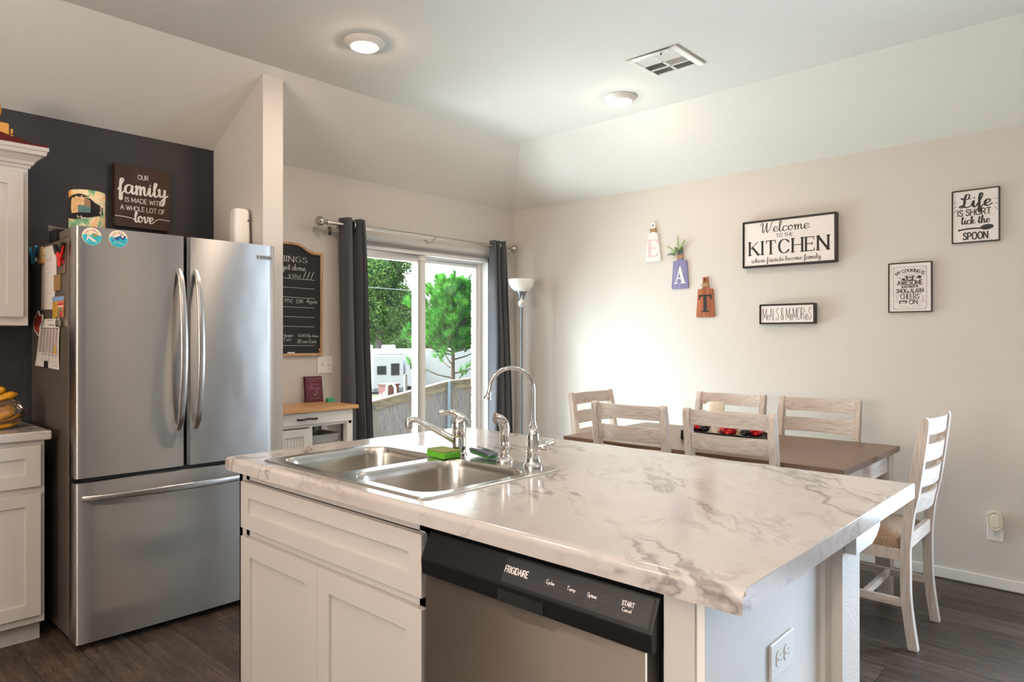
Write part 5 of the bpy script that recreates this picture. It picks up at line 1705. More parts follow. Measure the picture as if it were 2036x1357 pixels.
for k in range(3):
    f.line(ch, [(2.375 + .028 * k, 1.735), (2.393 + .028 * k, 1.775)], .0035)
    f.line(ch, [(2.372 + .028 * k, 1.727), (2.374 + .028 * k, 1.729)], .004)
for z in (1.722, 1.663, 1.600, 1.537, 1.474, 1.412, 1.288, 1.229):
    f.line(ch, [(2.05, z + .004), (2.455, z)], .0022)
f.write(ch, 'mc', 'hand', 0, 1.568, .045, .055, .06, 0, left=2.243)
f.write(ch, 'DR', 'hand', 0, 1.566, .022, .045, .10, 0, left=2.325)
f.write(ch, '4pm', 'hand', 0, 1.566, .032, .080, .08, 0, left=2.395)
f.write(ch, 'Neept', 'hand', 0, 1.346, .022, .075, .09, 0, left=2.225)
f.write(ch, '1045', 'hand', 0, 1.345, .018, .060, .11, 0, left=2.335)
f.write(ch, 'Be there', 'hand', 0, 1.344, .020, .080, .09, 0, left=2.405)
f.write(ch, 'Tcht', 'hand', 0, 1.319, .020, .055, .09, 0, left=2.23)
f.write(ch, '30 min Early', 'hand', 0, 1.306, .022, .140, .09, 0, left=2.33)
ch.build('chalk_writing', plain('chalk', srgb(212, 210, 208), .9), t, recalc=False)
tag(MB().box(2.255, 2.305, YB - .021, YB - .012, 1.2385, 1.2475).build('chalk_stick', M['white'], bevel=.002), 'short white stick of chalk on the chalkboard frame ledge', 'chalk')
t = thing('figurine', 'tiny figurine on the right corner of the chalkboard ledge', 'figurine', (2.482, YB - .022, 1.2385))
fg = M['cream']
MB().lathe([(.007, 0), (.008, .006), (.005, .016), (.003, .02)], 2.482, YB - .026, 1.2385, 12).build('body', plain('clay_brown', srgb(150, 96, 70), .7), t)
MB().ball(2.482, YB - .026, 1.2625, .0055).build('head', fg, t)
t = thing('light_switch', 'white double toggle switch plate below the chalkboard', 'switch', (2.538, YB, 1.10))
MB().box(2.479, 2.597, YB - .006, YB, 1.101, 1.215).build('plate', M['white'], t, bevel=.003, seg=3)
for x in (2.515, 2.561):
    tg = MB().box(x - .005, x + .005, YB - .008, YB - .005, 1.146, 1.170).build('toggle_slot', M['white'], t)
    MB().prism([(YB - .006, 1.152), (YB - .018, 1.163), (YB - .018, 1.168), (YB - .006, 1.166)], 'x', x - .0035, x + .0035).build('toggle', M['white'], tg)
    for z in (1.128, 1.188):
        MB().lathe([(.003, -.001), (.003, 0)], x, YB - .0058, z, 10, axis='y').build('screw', M['nickel'], t)

# ------------------------------------------------------------------ curtain rod and curtains
RZ, RYc = 2.103, 3.96
t = thing('curtain_rod', 'brushed nickel curtain rod with round finials above the patio door', 'curtain rod', (3.4, RYc, RZ))
MB().tube([(2.50, RYc, RZ), (3.44, RYc, RZ)], .0135, 14).build('outer_tube', M['nickel'], t)
MB().tube([(3.44, RYc, RZ), (4.27, RYc, RZ)], .0115, 14).build('inner_tube', M['nickel'], t)
for x, s in ((2.50, -1), (4.255, 1)):
    MB().lathe([(.013, 0), (.019, .003), (.019, .012), (.012, .016), (.011, .026), (.018, .032), (.029, .045), (.034, .060), (.031, .075), (.020, .083), (.018, .086), (.010, .088), (0, .089)][::1] if s > 0 else
               [(.013, 0), (.019, -.003), (.019, -.012), (.012, -.016), (.011, -.026), (.018, -.032), (.029, -.045), (.034, -.060), (.031, -.075), (.020, -.083), (.018, -.086), (.010, -.088), (0, -.089)],
               x, RYc, RZ, 26, axis='x').build('finial', M['nickel'], t)
for x in (2.575, 3.42, 4.262):
    b = MB().tube([(x, RYc, RZ - .016), (x, RYc + .01, RZ - .030), (x, YB - .004, RZ - .035)], .005, 8)
    b.box(x - .012, x + .012, YB - .005, YB, RZ - .065, RZ - .01)
    b.tube([(x + .007 * math.cos(a) * 0, RYc + .017 * math.cos(a), RZ + .017 * math.sin(a)) for a in [math.radians(200 + 20 * k) for k in range(8)]], .004, 8)
    b.build('bracket', M['nickel'], t)
def curtain(label, top, bot, z0, seed):
    """top/bot: lists of plan points of the pleats at the rod and at the hem."""
    t = thing('curtain', label, 'curtain', (sum(p[0] for p in top) / len(top), RYc, z0), 'charcoal curtains')
    T, B = catmull(top, 7), catmull(bot, 7)
    n = 22
    rows = []
    random.seed(seed)
    ph = [random.uniform(0, 6) for _ in range(3)]
    for i in range(n + 1):
        q = i / n
        z = RZ + .045 + (z0 - RZ - .045) * q
        e = q ** .8
        rows.append([(a[0] * (1 - e) + b_[0] * e + .004 * math.sin(7 * q + ph[0] + j * .3), a[1] * (1 - e) + b_[1] * e + .004 * math.sin(9 * q + ph[1] + j * .4), z) for j, (a, b_) in enumerate(zip(T, B))])
    MB().sheet(rows).build('panel', M['curtain'], t, recalc=False, solid=.003, ang=70)
    return t
t = curtain('charcoal curtain gathered at the left side of the patio door', [(2.610, 4.00), (2.618, 3.93), (2.66, 3.925), (2.705, 3.99), (2.722, 3.915), (2.738, 3.99), (2.752, 3.92), (2.766, 3.985), (2.775, 3.93)],
            [(2.648, 4.02), (2.660, 3.94), (2.70, 3.93), (2.735, 4.01), (2.765, 3.90), (2.790, 3.99), (2.815, 3.89), (2.835, 3.98), (2.85, 3.92)], .03, 2)
for x in (2.685,):
    MB().lathe([(.022, -.004), (.030, -.005), (.034, 0), (.030, .005), (.022, .004), (.020, 0), (.022, -.004)], x, 3.945, RZ, 24, axis='x').build('grommet', M['nickel'], t)
t = curtain('charcoal curtain gathered at the right side of the patio door', [(4.050, 3.99), (4.062, 3.925), (4.085, 3.985), (4.110, 3.93), (4.135, 3.985), (4.155, 3.92), (4.17, 3.98), (4.18, 3.93)],
            [(4.03, 3.99), (4.055, 3.90), (4.09, 3.99), (4.13, 3.89), (4.17, 3.99), (4.215, 3.90), (4.25, 3.98), (4.28, 3.92)], .03, 5)
MB().lathe([(.022, -.004), (.030, -.005), (.034, 0), (.030, .005), (.022, .004), (.020, 0), (.022, -.004)], 4.118, 3.955, RZ, 24, axis='x').build('grommet', M['nickel'], t)

# ------------------------------------------------------------------ floor lamp
LX, LY = 4.195, 3.765
t = thing('floor_lamp', 'grey torchiere floor lamp with white bowl shade in the room corner', 'lamp', (LX, LY, 0))
MB().lathe([(.135, 0), (.135, .012), (.12, .022), (.03, .032), (.013, .05)], LX, LY, 0, 36).build('base', M['grey_metal'], t)
MB().tube([(LX, LY, .03), (LX, LY, 1.62)], .0105, 14).build('pole', M['grey_metal'], t)
MB().lathe([(.011, 1.60), (.014, 1.625), (.020, 1.665), (.040, 1.715), (.044, 1.722)], LX, LY, 0, 30).build('shade_holder', M['grey_metal'], t)
t_ = NT('frosted_glass')
t_.set(Base_Color=srgb(238, 238, 236), Roughness=.35, Subsurface_Weight=.35, Subsurface_Radius=(.05, .05, .05))
MB().lathe([(.040, 1.720), (.066, 1.732), (.090, 1.758), (.104, 1.79), (.110, 1.822), (.106, 1.822), (.100, 1.79), (.086, 1.760), (.062, 1.737), (.0, 1.727)], LX, LY, 0, 40).build('bowl_shade', t_.m, t)
ox, oy = LX - .022, LY - .026
o = thing('glass_ornament', 'small silver glass ball ornament hanging from the floor lamp', 'ornament', (ox, oy, 1.585))
MB().ball(ox, oy, 1.622, .034, .034, .034, 24, 16).build('ball', plain('pearl_glass', srgb(214, 212, 210), .12, .25, var=.25, vscale=28), o)
MB().lathe([(.011, 1.652), (.011, 1.664), (.004, 1.667)], ox, oy, 0, 14).build('cap', M['nickel'], o)
MB().tube([(ox, oy, 1.664), (ox + .004, oy + .004, 1.70), (ox + .01, oy + .012, 1.712)], .0012, 5).build('hook', M['nickel'], o)

# ------------------------------------------------------------------ ceiling lights and vent
LAMP_COL = (1.0, 0.74, 0.50, 1)
M['lens'] = emit('lit_lens', (1.0, 0.76, 0.56, 1), 205)
M['lamp_trim'] = plain('lamp_trim_white', srgb(238, 232, 226), .4)
def ceiling_lamp(x, y, label):
    t = thing('ceiling_light', label, 'ceiling light', (x, y, ZF - .03), 'recessed style ceiling lights')
    MB().lathe([(.098, ZF - .001), (.098, ZF - .005), (.090, ZF - .012), (.070, ZF - .026), (.067, ZF - .027), (.064, ZF - .024)], x, y, 0, 44).build('trim_ring', M['lamp_trim'], t)
    MB().lathe([(.064, ZF - .0245), (.060, ZF - .030), (.046, ZF - .036), (.026, ZF - .040), (0, ZF - .041)], x, y, 0, 36).build('lens', M['lens'], t)
ceiling_lamp(1.965, 2.79, 'lit round ceiling light above the refrigerator side of the island')
ceiling_lamp(3.455, 2.305, 'lit round ceiling light between the vent and the patio door')
for x, y, s in ((0.30, 2.35, 'lit round ceiling light above the kitchen floor left of the refrigerator'), (-0.5, 1.1, 'added round fill light over the middle of the kitchen floor'),  # unseen lights, most of them added to fill the kitchen side
                (0.25, -.2, 'added round fill light just behind the camera'), (-1.4, 2.4, 'added round fill light at the far left of the kitchen'), (2.03, -.1, 'lit round ceiling light beyond the near end of the island'),
                (0.3, -2.2, 'added round fill light over the living area, further back'), (-1.5, -.2, 'added round fill light by the added left window')):
    ceiling_lamp(x, y, s)

t = thing('ceiling_vent', 'white ceiling air vent with six slotted fields', 'vent', (3.17, 1.835, ZF - .014))
vx0, vx1, vy0, vy1 = 3.018, 3.322, 1.688, 1.982
MB().box(vx0 + .03, vx1 - .03, vy0 + .03, vy1 - .03, ZF - .0022, ZF - .0008).build('duct_opening', plain('vent_dark', srgb(96, 108, 112), .8), t)
fm = MB()
ym = (vy0 + vy1) / 2
xa, xb = vx0 + (vx1 - vx0) * .40, vx0 + (vx1 - vx0) * .66
for q in ((vx0, vx1, vy0, vy0 + .036), (vx0, vx1, vy1 - .036, vy1), (vx0, vx0 + .034, vy0 + .036, vy1 - .036), (vx1 - .034, vx1, vy0 + .036, vy1 - .036),
          (vx0 + .034, vx1 - .034, ym - .008, ym + .008), (xa - .006, xa + .006, vy0 + .036, vy1 - .036), (xb - .006, xb + .006, vy0 + .036, vy1 - .036)):
    fm.box(q[0], q[1], q[2], q[3], ZF - .010, ZF - .0015)
fm.build('frame', M['white'], t, bevel=.0015)
for k, (a, b_) in enumerate(((vx0 + .034, xa - .006), (xa + .006, xb - .006), (xb + .006, vx1 - .034))):
    for j, (c, d_) in enumerate(((vy0 + .036, ym - .008), (ym + .008, vy1 - .036))):
        lv = MB()
        if k == 1:
            n = 9
            for i in range(n):
                y = c + (d_ - c) * (i + .5) / n
                o = .0055 if j else -.0055
                lv.add([(a, y - o, ZF - .010), (b_, y - o, ZF - .010), (b_, y + o, ZF - .0025), (a, y + o, ZF - .0025)], [(0, 1, 2, 3)])
        else:
            n = 5
            for i in range(n):
                x = a + (b_ - a) * (i + .5) / n
                o = .0075 if k == 0 else -.0075
                lv.add([(x + o, c, ZF - .010), (x + o, d_, ZF - .010), (x - o, d_, ZF - .0025), (x - o, c, ZF - .0025)], [(0, 1, 2, 3)])
        lv.build('louvre', M['white'], t, recalc=False, solid=.0008)
MB().tube([(vx0 + .02, ym - .05, ZF - .010), (vx0 + .02, ym - .05, ZF - .020)], .004, 8).build('lever', M['ink_grey'], t)
for x in (vx0 + .017, vx1 - .017):
    for y in (vy0 + .05, vy1 - .05):
        MB().lathe([(.003, -.0008), (.003, 0)], x, y, ZF - .0103, 10).build('screw', M['ink_grey'], t)

# ------------------------------------------------------------------ dining table
TX0, TX1, TY0, TY1, TZ = 3.086, 3.978, .932, 2.448, .776
t = thing('dining_table', 'long dining table with brown plank top and white legs by the right wall', 'table', (3.53, 1.69, 0))
MB().box(TX0, TX1, TY0, TY1, TZ - .030, TZ).build('tabletop', M['table_top'], t, bevel=.003)
b = MB()
b.box(TX0 + .06, TX1 - .06, TY0 + .03, TY0 + .052, TZ - .125, TZ - .03).box(TX0 + .06, TX1 - .06, TY1 - .052, TY1 - .03, TZ - .125, TZ - .03)
b.box(TX0 + .03, TX0 + .052, TY0 + .06, TY1 - .06, TZ - .125, TZ - .03).box(TX1 - .052, TX1 - .03, TY0 + .06, TY1 - .06, TZ - .125, TZ - .03)
b.build('apron', M['ww_x'], t, bevel=.002)
for sx in (0, 1):
    for sy in (0, 1):
        x, y = (TX1 - .022 if sx else TX0 + .022), (TY1 - .022 if sy else TY0 + .022)
        dx, dy = (-1 if sx else 1), (-1 if sy else 1)
        lp = []
        for z, w_ in ((0.0, .058), (.006, .064), (.45, .082), (TZ - .13, .09), (TZ - .031, .09)):
            xs_, ys_ = sorted((x, x + dx * w_)), sorted((y, y + dy * w_))
            lp.append([(xs_[0], ys_[0], z), (xs_[1], ys_[0], z), (xs_[1], ys_[1], z), (xs_[0], ys_[1], z)])
        MB().loft(lp).build('leg', M['ww_z'], t, bevel=.004)

# ------------------------------------------------------------------ dining chairs (built once facing +Y, then copied)
def make_chair(label):
    t = thing('dining_chair', label, 'chair', (0, 0, 0), 'dining chairs around the table')
    rear = [(-.196, 0), (-.178, .13), (-.169, .228), (-.167, .33), (-.167, .43), (-.176, .533), (-.185, .60), (-.200, .671), (-.216, .786), (-.230, .90), (-.238, .975)]
    front = [(-.157, 0), (-.140, .119), (-.130, .219), (-.127, .32), (-.127, .422), (-.134, .525), (-.143, .60), (-.158, .70), (-.176, .82), (-.192, .925), (-.204, .975)]
    R_, F_ = catmull(rear, 3), catmull(front, 3)
    cap = [(-.236, .988), (-.228, .998), (-.218, 1.0), (-.209, .995), (-.205, .986)]
    poly = R_ + cap + F_[::-1]
    for x0 in (-.225, .189):
        MB().prism(poly, 'x', x0, x0 + .036).build('leg', M['ww_z'], t, bevel=.004, ang=40)
    for x0 in (-.215, .175):
        lp = [[(x0 + .004 * s, .165 + .003 * s, z), (x0 + .040 - .004 * s, .165 + .003 * s, z), (x0 + .040 - .004 * s, .205 - .003 * s, z), (x0 + .004 * s, .205 - .003 * s, z)] for z, s in ((0, 1), (.2, .4), (.42, 0))]
        MB().loft(lp).build('leg', M['ww_z'], t, bevel=.003)
    for z0, z1 in ((.920, .992), (.803, .880), (.691, .768), (.577, .658)):
        zm = (z0 + z1) / 2
        def yy(z):
            for (ya, za), (yb, zb) in zip(rear, rear[1:]):
                if za <= z <= zb:
                    return ya + (yb - ya) * (z - za) / (zb - za)
            return -.238
        lp = []
        n = 12
        for k in range(n + 1):
            x = -.192 + .384 * k / n
            bow = .026 * (1 - (2 * k / n - 1) ** 2)
            r0, r1 = yy(z0) + .012 - bow, yy(z1) + .012 - bow
            lp.append([(x, r0, z0), (x, r1, z1), (x, r1 + .016, z1), (x, r0 + .016, z0)])
        MB().loft(lp).build('slat', M['ww_x'], t, bevel=.003)
    b = MB().box(-.189, .189, -.160, -.138, .424, .485)
    b.box(-.189, .189, .178, .198, .372, .422).box(-.212, -.192, -.13, .17, .372, .422).box(.192, .212, -.13, .17, .372, .422).box(-.2, .2, -.135, .18, .405, .42)
    b.build('seat_frame', M['ww_x'], t, bevel=.002)
    for x0 in (-.212, .190):
        MB().box(x0, x0 + .022, -.135, .17, .174, .208).build('stretcher', M['ww_y'], t, bevel=.002)
    MB().box(-.19, .19, .01, .032, .176, .206).build('stretcher', M['ww_x'], t, bevel=.002)
    lp = []
    for z, o, r_ in ((.4225, .004, .03), (.445, 0, .035), (.470, .006, .04), (.487, .035, .05), (.496, .09, .04), (.498, .14, .03)):
        lp.append([(x, y, z) for x, y in rrect(-.205 + o, .205 - o, -.125 + o * .9, .207 - o * .9, r_, 5)])
    MB().loft(lp).build('seat_cushion', M['seat'], t, ang=60)
    return t
ch = make_chair('whitewashed ladder-back chair with tan seat at the near end of the table')
G_D = 'dining chairs around the table'
for x, y, rz, lab in ((3.60, 2.405, PI, 'whitewashed ladder-back chair at the far end of the table, next to the corner'),
                      (3.235, 1.965, -PI / 2, 'whitewashed ladder-back chair on the island side of the table, further from the camera'),
                      (3.235, 1.420, -PI / 2, 'whitewashed ladder-back chair on the island side of the table, in front of the black tray'),
                      (3.818, 1.885, PI / 2, 'whitewashed ladder-back chair on the wall side, behind the candle'),
                      (3.818, 1.357, PI / 2, 'whitewashed ladder-back chair on the wall side, closest to the near table end')):
    dup(ch, (x, y, 0), rz, lab)
ch.location = (3.522, .900, 0)

# ------------------------------------------------------------------ centrepiece
t = thing('tray', 'long black tray with candles and red flowers on the dining table', 'tray', (3.53, 1.62, TZ))
tx0, tx1, ty0, ty1 = 3.42, 3.64, 1.45, 1.885
b = MB().box(tx0, tx1, ty0, ty1, TZ + .0005, TZ + .010)
b.box(tx0, tx0 + .010, ty0, ty1, TZ + .01, TZ + .052).box(tx1 - .010, tx1, ty0, ty1, TZ + .01, TZ + .052).box(tx0 + .01, tx1 - .01, ty0, ty0 + .01, TZ + .01, TZ + .052).box(tx0 + .01, tx1 - .01, ty1 - .01, ty1, TZ + .01, TZ + .052)
b.build('tray_body', M['black'], t, bevel=.002)
M['wax'] = NT('ivory_wax').set(Base_Color=srgb(240, 230, 214), Roughness=.5, Subsurface_Weight=.3, Subsurface_Radius=(.03, .02, .01)).m
def candle(x, y, r, z1, label):
    t = thing('pillar_candle', label, 'candle', (x, y, TZ + .0105), 'ivory candles in the tray')
    n = 32
    z0 = TZ + .0105
    def rim(a, rr, dz):
        return (x + rr * math.cos(a), y + rr * math.sin(a), z1 - .030 * (.5 + .5 * math.sin(a * 1.0 + .6)) ** 1.6 + dz)
    A_ = [2 * PI * i / n for i in range(n)]
    MB().loft([[(x + r * math.cos(a), y + r * math.sin(a), z0) for a in A_], [rim(a, r, -.004) for a in A_], [rim(a, r * .95, 0) for a in A_], [rim(a, r * .86, -.003) for a in A_],
               [(x + r * .8 * math.cos(a), y + r * .8 * math.sin(a), z1 - .045) for a in A_]]).build('wax', M['wax'], t, ang=50)
    MB().tube([(x, y, z1 - .046), (x + .002, y, z1 - .03)], .0018, 6).build('wick', M['black'], t)
candle(3.53, 1.735, .051, .992, 'tall ivory pillar candle with a slanted rim in the black tray')
candle(3.55, 1.605, .045, .930, 'shorter ivory candle beside the tall one in the black tray')
M['red_cloth'] = plain('red_petals', srgb(196, 18, 28), .55, var=.25, vscale=30)
M['black_petal'] = plain('black_petals', srgb(34, 26, 26), .45, var=.4, vscale=30)
def flower(x, y, z, r, mat, label, seed, name='fabric_flower', fl=.75):
    random.seed(seed)
    t = thing(name, label, 'flower', (x, y, TZ + .0105), 'fabric flowers in the tray')
    MB().ball(x, y, z, r * .7, r * .7, r * fl * .7, 14, 9, fn=lambda d: 1 + .12 * math.sin(9 * d.x) * math.cos(8 * d.y)).build('bud', mat, t, ang=80)
    for k in range(9):
        a = 2 * PI * k / 9 + random.uniform(-.2, .2)
        rows = []
        for i in range(5):
            q = i / 4
            rows.append([(x + math.cos(a) * r * (.35 + .75 * q) - math.sin(a) * r * .42 * s * math.sin(PI * (.25 + .7 * q)), y + math.sin(a) * r * (.35 + .75 * q) + math.cos(a) * r * .42 * s * math.sin(PI * (.25 + .7 * q)),
                          z + r * fl * (.55 - .5 * (k % 2) - .75 * (q - .4) ** 2) + random.uniform(-.003, .003)) for s in (-1, -.5, 0, .5, 1)])
        MB().sheet(rows).build('petal', mat, t, recalc=False, ang=80)
flower(3.50, 1.640, TZ + .062, .056, M['red_cloth'], 'large red fabric flower at the middle of the tray', 1)
flower(3.50, 1.815, TZ + .072, .042, M['red_cloth'], 'red fabric flower at the far end of the tray', 2)
flower(3.478, 1.77, TZ + .066, .036, M['black_petal'], 'dark fabric flower between the two red ones nearer the tall candle', 3)
flower(3.485, 1.545, TZ + .060, .030, M['black_petal'], 'black fabric flower to the right of the large red one', 4)
flower(3.52, 1.500, TZ + .060, .036, M['red_cloth'], 'red fabric flower at the near end of the tray', 5)

# ------------------------------------------------------------------ boards and signs on the right wall
def wall_face(y, z, depth):
    return Face((XR - depth, y, z), (0, -1, 0), (0, 0, 1), .0008)
def bold(f, mb, ch_, cx, base, h, w_, m=0):
    """Heavy serif capital built from solid shapes (unit box)."""
    P = {'E': [[(.08, 0), (.34, 0), (.34, 1), (.08, 1)], [(0, 0), (.98, 0), (1, .27), (.92, .27), (.80, .07), (0, .06)], [(0, 1), (.95, 1), (.97, .75), (.89, .75), (.78, .93), (0, .94)],
               [(.34, .475), (.60, .475), (.60, .535), (.34, .535)], [(.60, .36), (.68, .36), (.68, .66), (.60, .66)]],
         'T': [[(.36, 0), (.64, 0), (.64, 1), (.36, 1)], [(.2, 0), (.8, 0), (.8, .045), (.64, .10), (.36, .10), (.2, .045)], [(0, 1), (1, 1), (1, .70), (.93, .70), (.82, .90), (.18, .90), (.07, .70), (0, .70)]],
         'A': [[(.13, 0), (.20, 0), (.52, .86), (.47, .99)], [(.47, .99), (.55, 1), (.92, .03), (.66, .03), (.40, .78)], [(.26, .27), (.68, .27), (.66, .34), (.28, .34)], [(0, 0), (.33, 0), (.33, .05), (0, .05)], [(.56, 0), (1, 0), (1, .05), (.56, .05)]]}
    for k, poly in enumerate(P[ch_]):
        f.poly(mb, [(cx + (x - .5) * w_, base + y * h) for x, y in poly], m, .0001 * k)
def cutting_board(name, label, yc, z0, z1, zh, wb, wt, mat, letter, lmat, twine, yo=0.0, hw=.020):
    t = thing(name, label, 'wall sign', (XR, yc, z0), 'letter boards spelling a word')
    d0, d1 = XR - .0125, XR - .001
    body = [(yc + wb, z0 + .006), (yc + wb - .004, z0), (yc - wb + .004, z0), (yc - wb, z0 + .006), (yc - wt, z1 - .004), (yc - wt + .004, z1), (yc - hw - .006, z1 + .004), (yc - hw, z1 + .010), (yc - hw + .0015, zh - .004), (yc - hw + .005, zh),
            (yc + hw - .005, zh), (yc + hw - .0015, zh - .004), (yc + hw, z1 + .010), (yc + hw + .006, z1 + .004), (yc + wt - .004, z1), (yc + wt, z1 - .004)]
    MB().prism(body, 'x', d0, d1).build('board', mat, t, bevel=.0015)
    l = MB()
    f = wall_face(yc, z0, .0125)
    bold(f, l, letter, 0, (z1 - z0) * .18, (z1 - z0) * .62, wb * 1.42)
    l.build('letter', lmat, t, recalc=False)
    hl = MB()
    f.disc(hl, 0, zh - z0 - .020, .006)
    hl.build('hanging_hole', M['void'], t, recalc=False)
    tw = MB()
    for k in range(5):
        z = z1 + .016 + .0055 * k
        tw.tube([(d1, yc + hw + .002, z), (d0 - .0025, yc + hw + .002, z), (d0 - .0025, yc - hw - .002, z + .002), (d1, yc - hw - .002, z + .002)], .0026, 6)
    tw.tube([(d0 - .004, yc - hw, z1 + .03), (d0 - .008, yc - hw - .012, z1 + .024), (d0 - .006, yc - hw - .022, z1 + .010)], .0016, 5)
    tw.tube([(d0 - .004, yc + hw, z1 + .03), (d0 - .008, yc + hw + .014, z1 + .034), (d0 - .006, yc + hw + .024, z1 + .030)], .0016, 5)
    tw.build('twine', twine, t)
    return t
M['jute'] = plain('jute_twine', srgb(176, 146, 106), .9, var=.2, vscale=200)
M['board_white'] = plain('board_white', srgb(226, 220, 218), .6, var=.03)
M['board_purple'] = grain('washed_purple_board', srgb(146, 140, 176), srgb(122, 116, 156), srgb(88, 82, 120), 'z', .6, 12, 6)
M['board_wood'] = grain('striped_acacia', srgb(186, 112, 66), srgb(142, 76, 44), srgb(72, 36, 26), 'z', .45, 16, 4)
cutting_board('letter_board', 'white cutting board sign with a pale pink E', 2.662, 1.902, 2.106, 2.190, .066, .040, M['board_white'], 'E', plain('dusty_pink', srgb(208, 186, 190), .7), M['jute'])
cutting_board('letter_board', 'purple cutting board sign with a white A and green sprigs', 2.442, 1.693, 1.893, 1.972, .067, .054, M['board_purple'], 'A', M['sign_white'], M['jute'])
cutting_board('letter_board', 'striped brown cutting board sign with a black T', 2.246, 1.484, 1.680, 1.764, .069, .056, M['board_wood'], 'T', M['ink'], M['jute'])
t = thing('greenery_sprig', 'small sprigs of green leaves tucked behind the purple board handle', 'plant', (XR - .02, 2.45, 1.91))
random.seed(9)
M['sprig'] = plain('yellow_green_leaf', srgb(140, 176, 60), .5, var=.35, vscale=90)
M['sprig_dark'] = plain('dark_green_leaf', srgb(62, 104, 50), .5, var=.3, vscale=90)
for (dy, dz, L, mt) in ((.02, 1.0, .125, 'sprig'), (.95, .55, .105, 'sprig'), (1.0, -.05, .085, 'sprig_dark'), (-.55, .85, .105, 'sprig'), (-.35, .35, .055, 'sprig_dark'), (.3, .5, .05, 'sprig_dark')):
    o = Vector((XR - .018, 2.448, 1.935))
    d_ = Vector((-.10, dy * .9 - .02, dz)).normalized()
    pts_ = [o + d_ * L * q + Vector((0, 0, .012 * math.sin(q * 2.2))) for q in (0, .25, .5, .75, 1)]
    st = MB().tube(pts_, .0016, 5).build('stem', plain('twig', srgb(110, 96, 84), .8) if 'twig' not in M else M['twig'], t)
    lf = MB()
    for k in range(9):
        p = o + d_ * L * (.28 + .72 * k / 8) + Vector((0, 0, .012 * math.sin((.28 + .72 * k / 8) * 2.2)))
        for sg in (-1, 1):
            s_ = d_.cross(Vector((1, 0, 0))).normalized() * sg
            w_ = .0155 * (1 - .5 * k / 8)
            e = (s_ + d_ * .6).normalized()
            n_ = Vector((-1, 0, 0))
            lf.add([p, p + e * w_ * .5 + d_ * w_ * .35, p + e * w_ + n_ * .003, p + e * w_ * .5 - d_ * w_ * .35 + n_ * .001], [(0, 1, 2, 3)])
    lf.build('leaves', M[mt], t, recalc=False)

def framed(name, label, y1, y0, z0, z1, depth, fw, fmat, face_mat, glass=False):
    t = thing(name, label, 'wall sign', (XR, (y0 + y1) / 2, z0))
    b = MB()
    x0 = XR - depth
    b.box(x0, XR - .001, y0, y0 + fw, z0, z1).box(x0, XR - .001, y1 - fw, y1, z0, z1).box(x0, XR - .001, y0 + fw, y1 - fw, z0, z0 + fw).box(x0, XR - .001, y0 + fw, y1 - fw, z1 - fw, z1)
    b.build('frame', fmat, t, bevel=.0012)
    MB().box(x0 + .004, XR - .004, y0 + fw, y1 - fw, z0 + fw, z1 - fw).build('face_panel', face_mat, t)
    if glass:
        MB().sheet([[(x0 + .0015, y0 + fw, z0 + fw), (x0 + .0015, y1 - fw, z0 + fw)], [(x0 + .0015, y0 + fw, z1 - fw), (x0 + .0015, y1 - fw, z1 - fw)]]).build('glass', M['sign_glass'], t)
    return t, Face((x0 + .004, (y0 + y1) / 2, (z0 + z1) / 2), (0, -1, 0), (0, 0, 1), .0006)
M['frame_black'] = plain('frame_black', srgb(34, 27, 25), .4)
t, f = framed('kitchen_sign', 'large black framed white sign welcoming to the kitchen', 1.964, 1.372, 1.802, 2.106, .040, .012, M['frame_black'], M['sign_white'])
l = MB()
f.write(l, 'Welcome', 'script', -.020, .070, .066, .310, .105, 0, xh=1.1)
f.write(l, 'TO THE', 'sans', -.020, .033, .021, .105, .13)
f.write(l, 'KITCHEN', 'serif', .0, -.071, .085, .495, .16)
f.write(l, 'where friends become family', 'script', -.015, -.122, .030, .44, .12, xh=1.2)
l.build('lettering', M['ink'], t, recalc=False)
t, f = framed('memories_sign', 'small long black framed sign below the large kitchen sign', 1.850, 1.498, 1.428, 1.556, .040, .010, M['frame_black'], M['sign_white'])
l = MB()
f.write(l, 'MeALS & MeMORieS', 'hand', 0, -.038, .076, .305, .034)
l.build('lettering', M['ink'], t, recalc=False)
t, f = framed('spoon_sign', 'black framed sign with a spoon, highest on the right of the wall', .779, .561, 1.855, 2.142, .016, .0055, M['frame_black'], M['sign_white'], True)
l = MB()
f.write(l, 'Life', 'script', .0, .048, .070, .145, .17, xh=1.1)
f.write(l, 'IS SHORT', 'sans', -.006, .004, .032, .150, .16)
f.write(l, 'lick the', 'script', .0, -.042, .040, .130, .17, xh=1.2)
f.write(l, 'SPOON', 'sans', .0, -.126, .036, .110, .18)
for s in (-1, 1):
    for k in range(3):
        f.line(l, [(s * .086, .070 - .012 * k + .008 * (1 - k)), (s * .099, .068 - .014 * k + .016 * (1 - k))], .0022)
f.line(l, [(-.074, -.073), (-.03, -.068), (.03, -.070)], .008)
f.disc(l, .052, -.066, .030, .0145, 0, .0002, rot=.08)
f.disc(l, -.074, -.073, .007, .0055, 0, .0002)
l.build('lettering', M['ink'], t, recalc=False)
t, f = framed('cooking_sign', 'black framed cooking joke print at the right of the wall, below the spoon sign', 1.094, .872, 1.485, 1.769, .020, .0055, M['frame_black'], M['sign_white'], True)
l = MB()
f.poly(l, rrect(-.084, .084, -.125, .118, .010, 4), 2, -.0003)
for z in (-.078, -.030, .02, .068):
    f.line(l, [(-.084, z), (.084, z + .001)], .0007, 3)
bp = rrect(-.084, .084, -.125, .118, .010, 4)
f.line(l, bp + [bp[0]], .0016, 3, smooth=False)
f.write(l, 'MY COOKING IS', 'sans', 0, .088, .017, .142, .19, 0, bend=7.5)
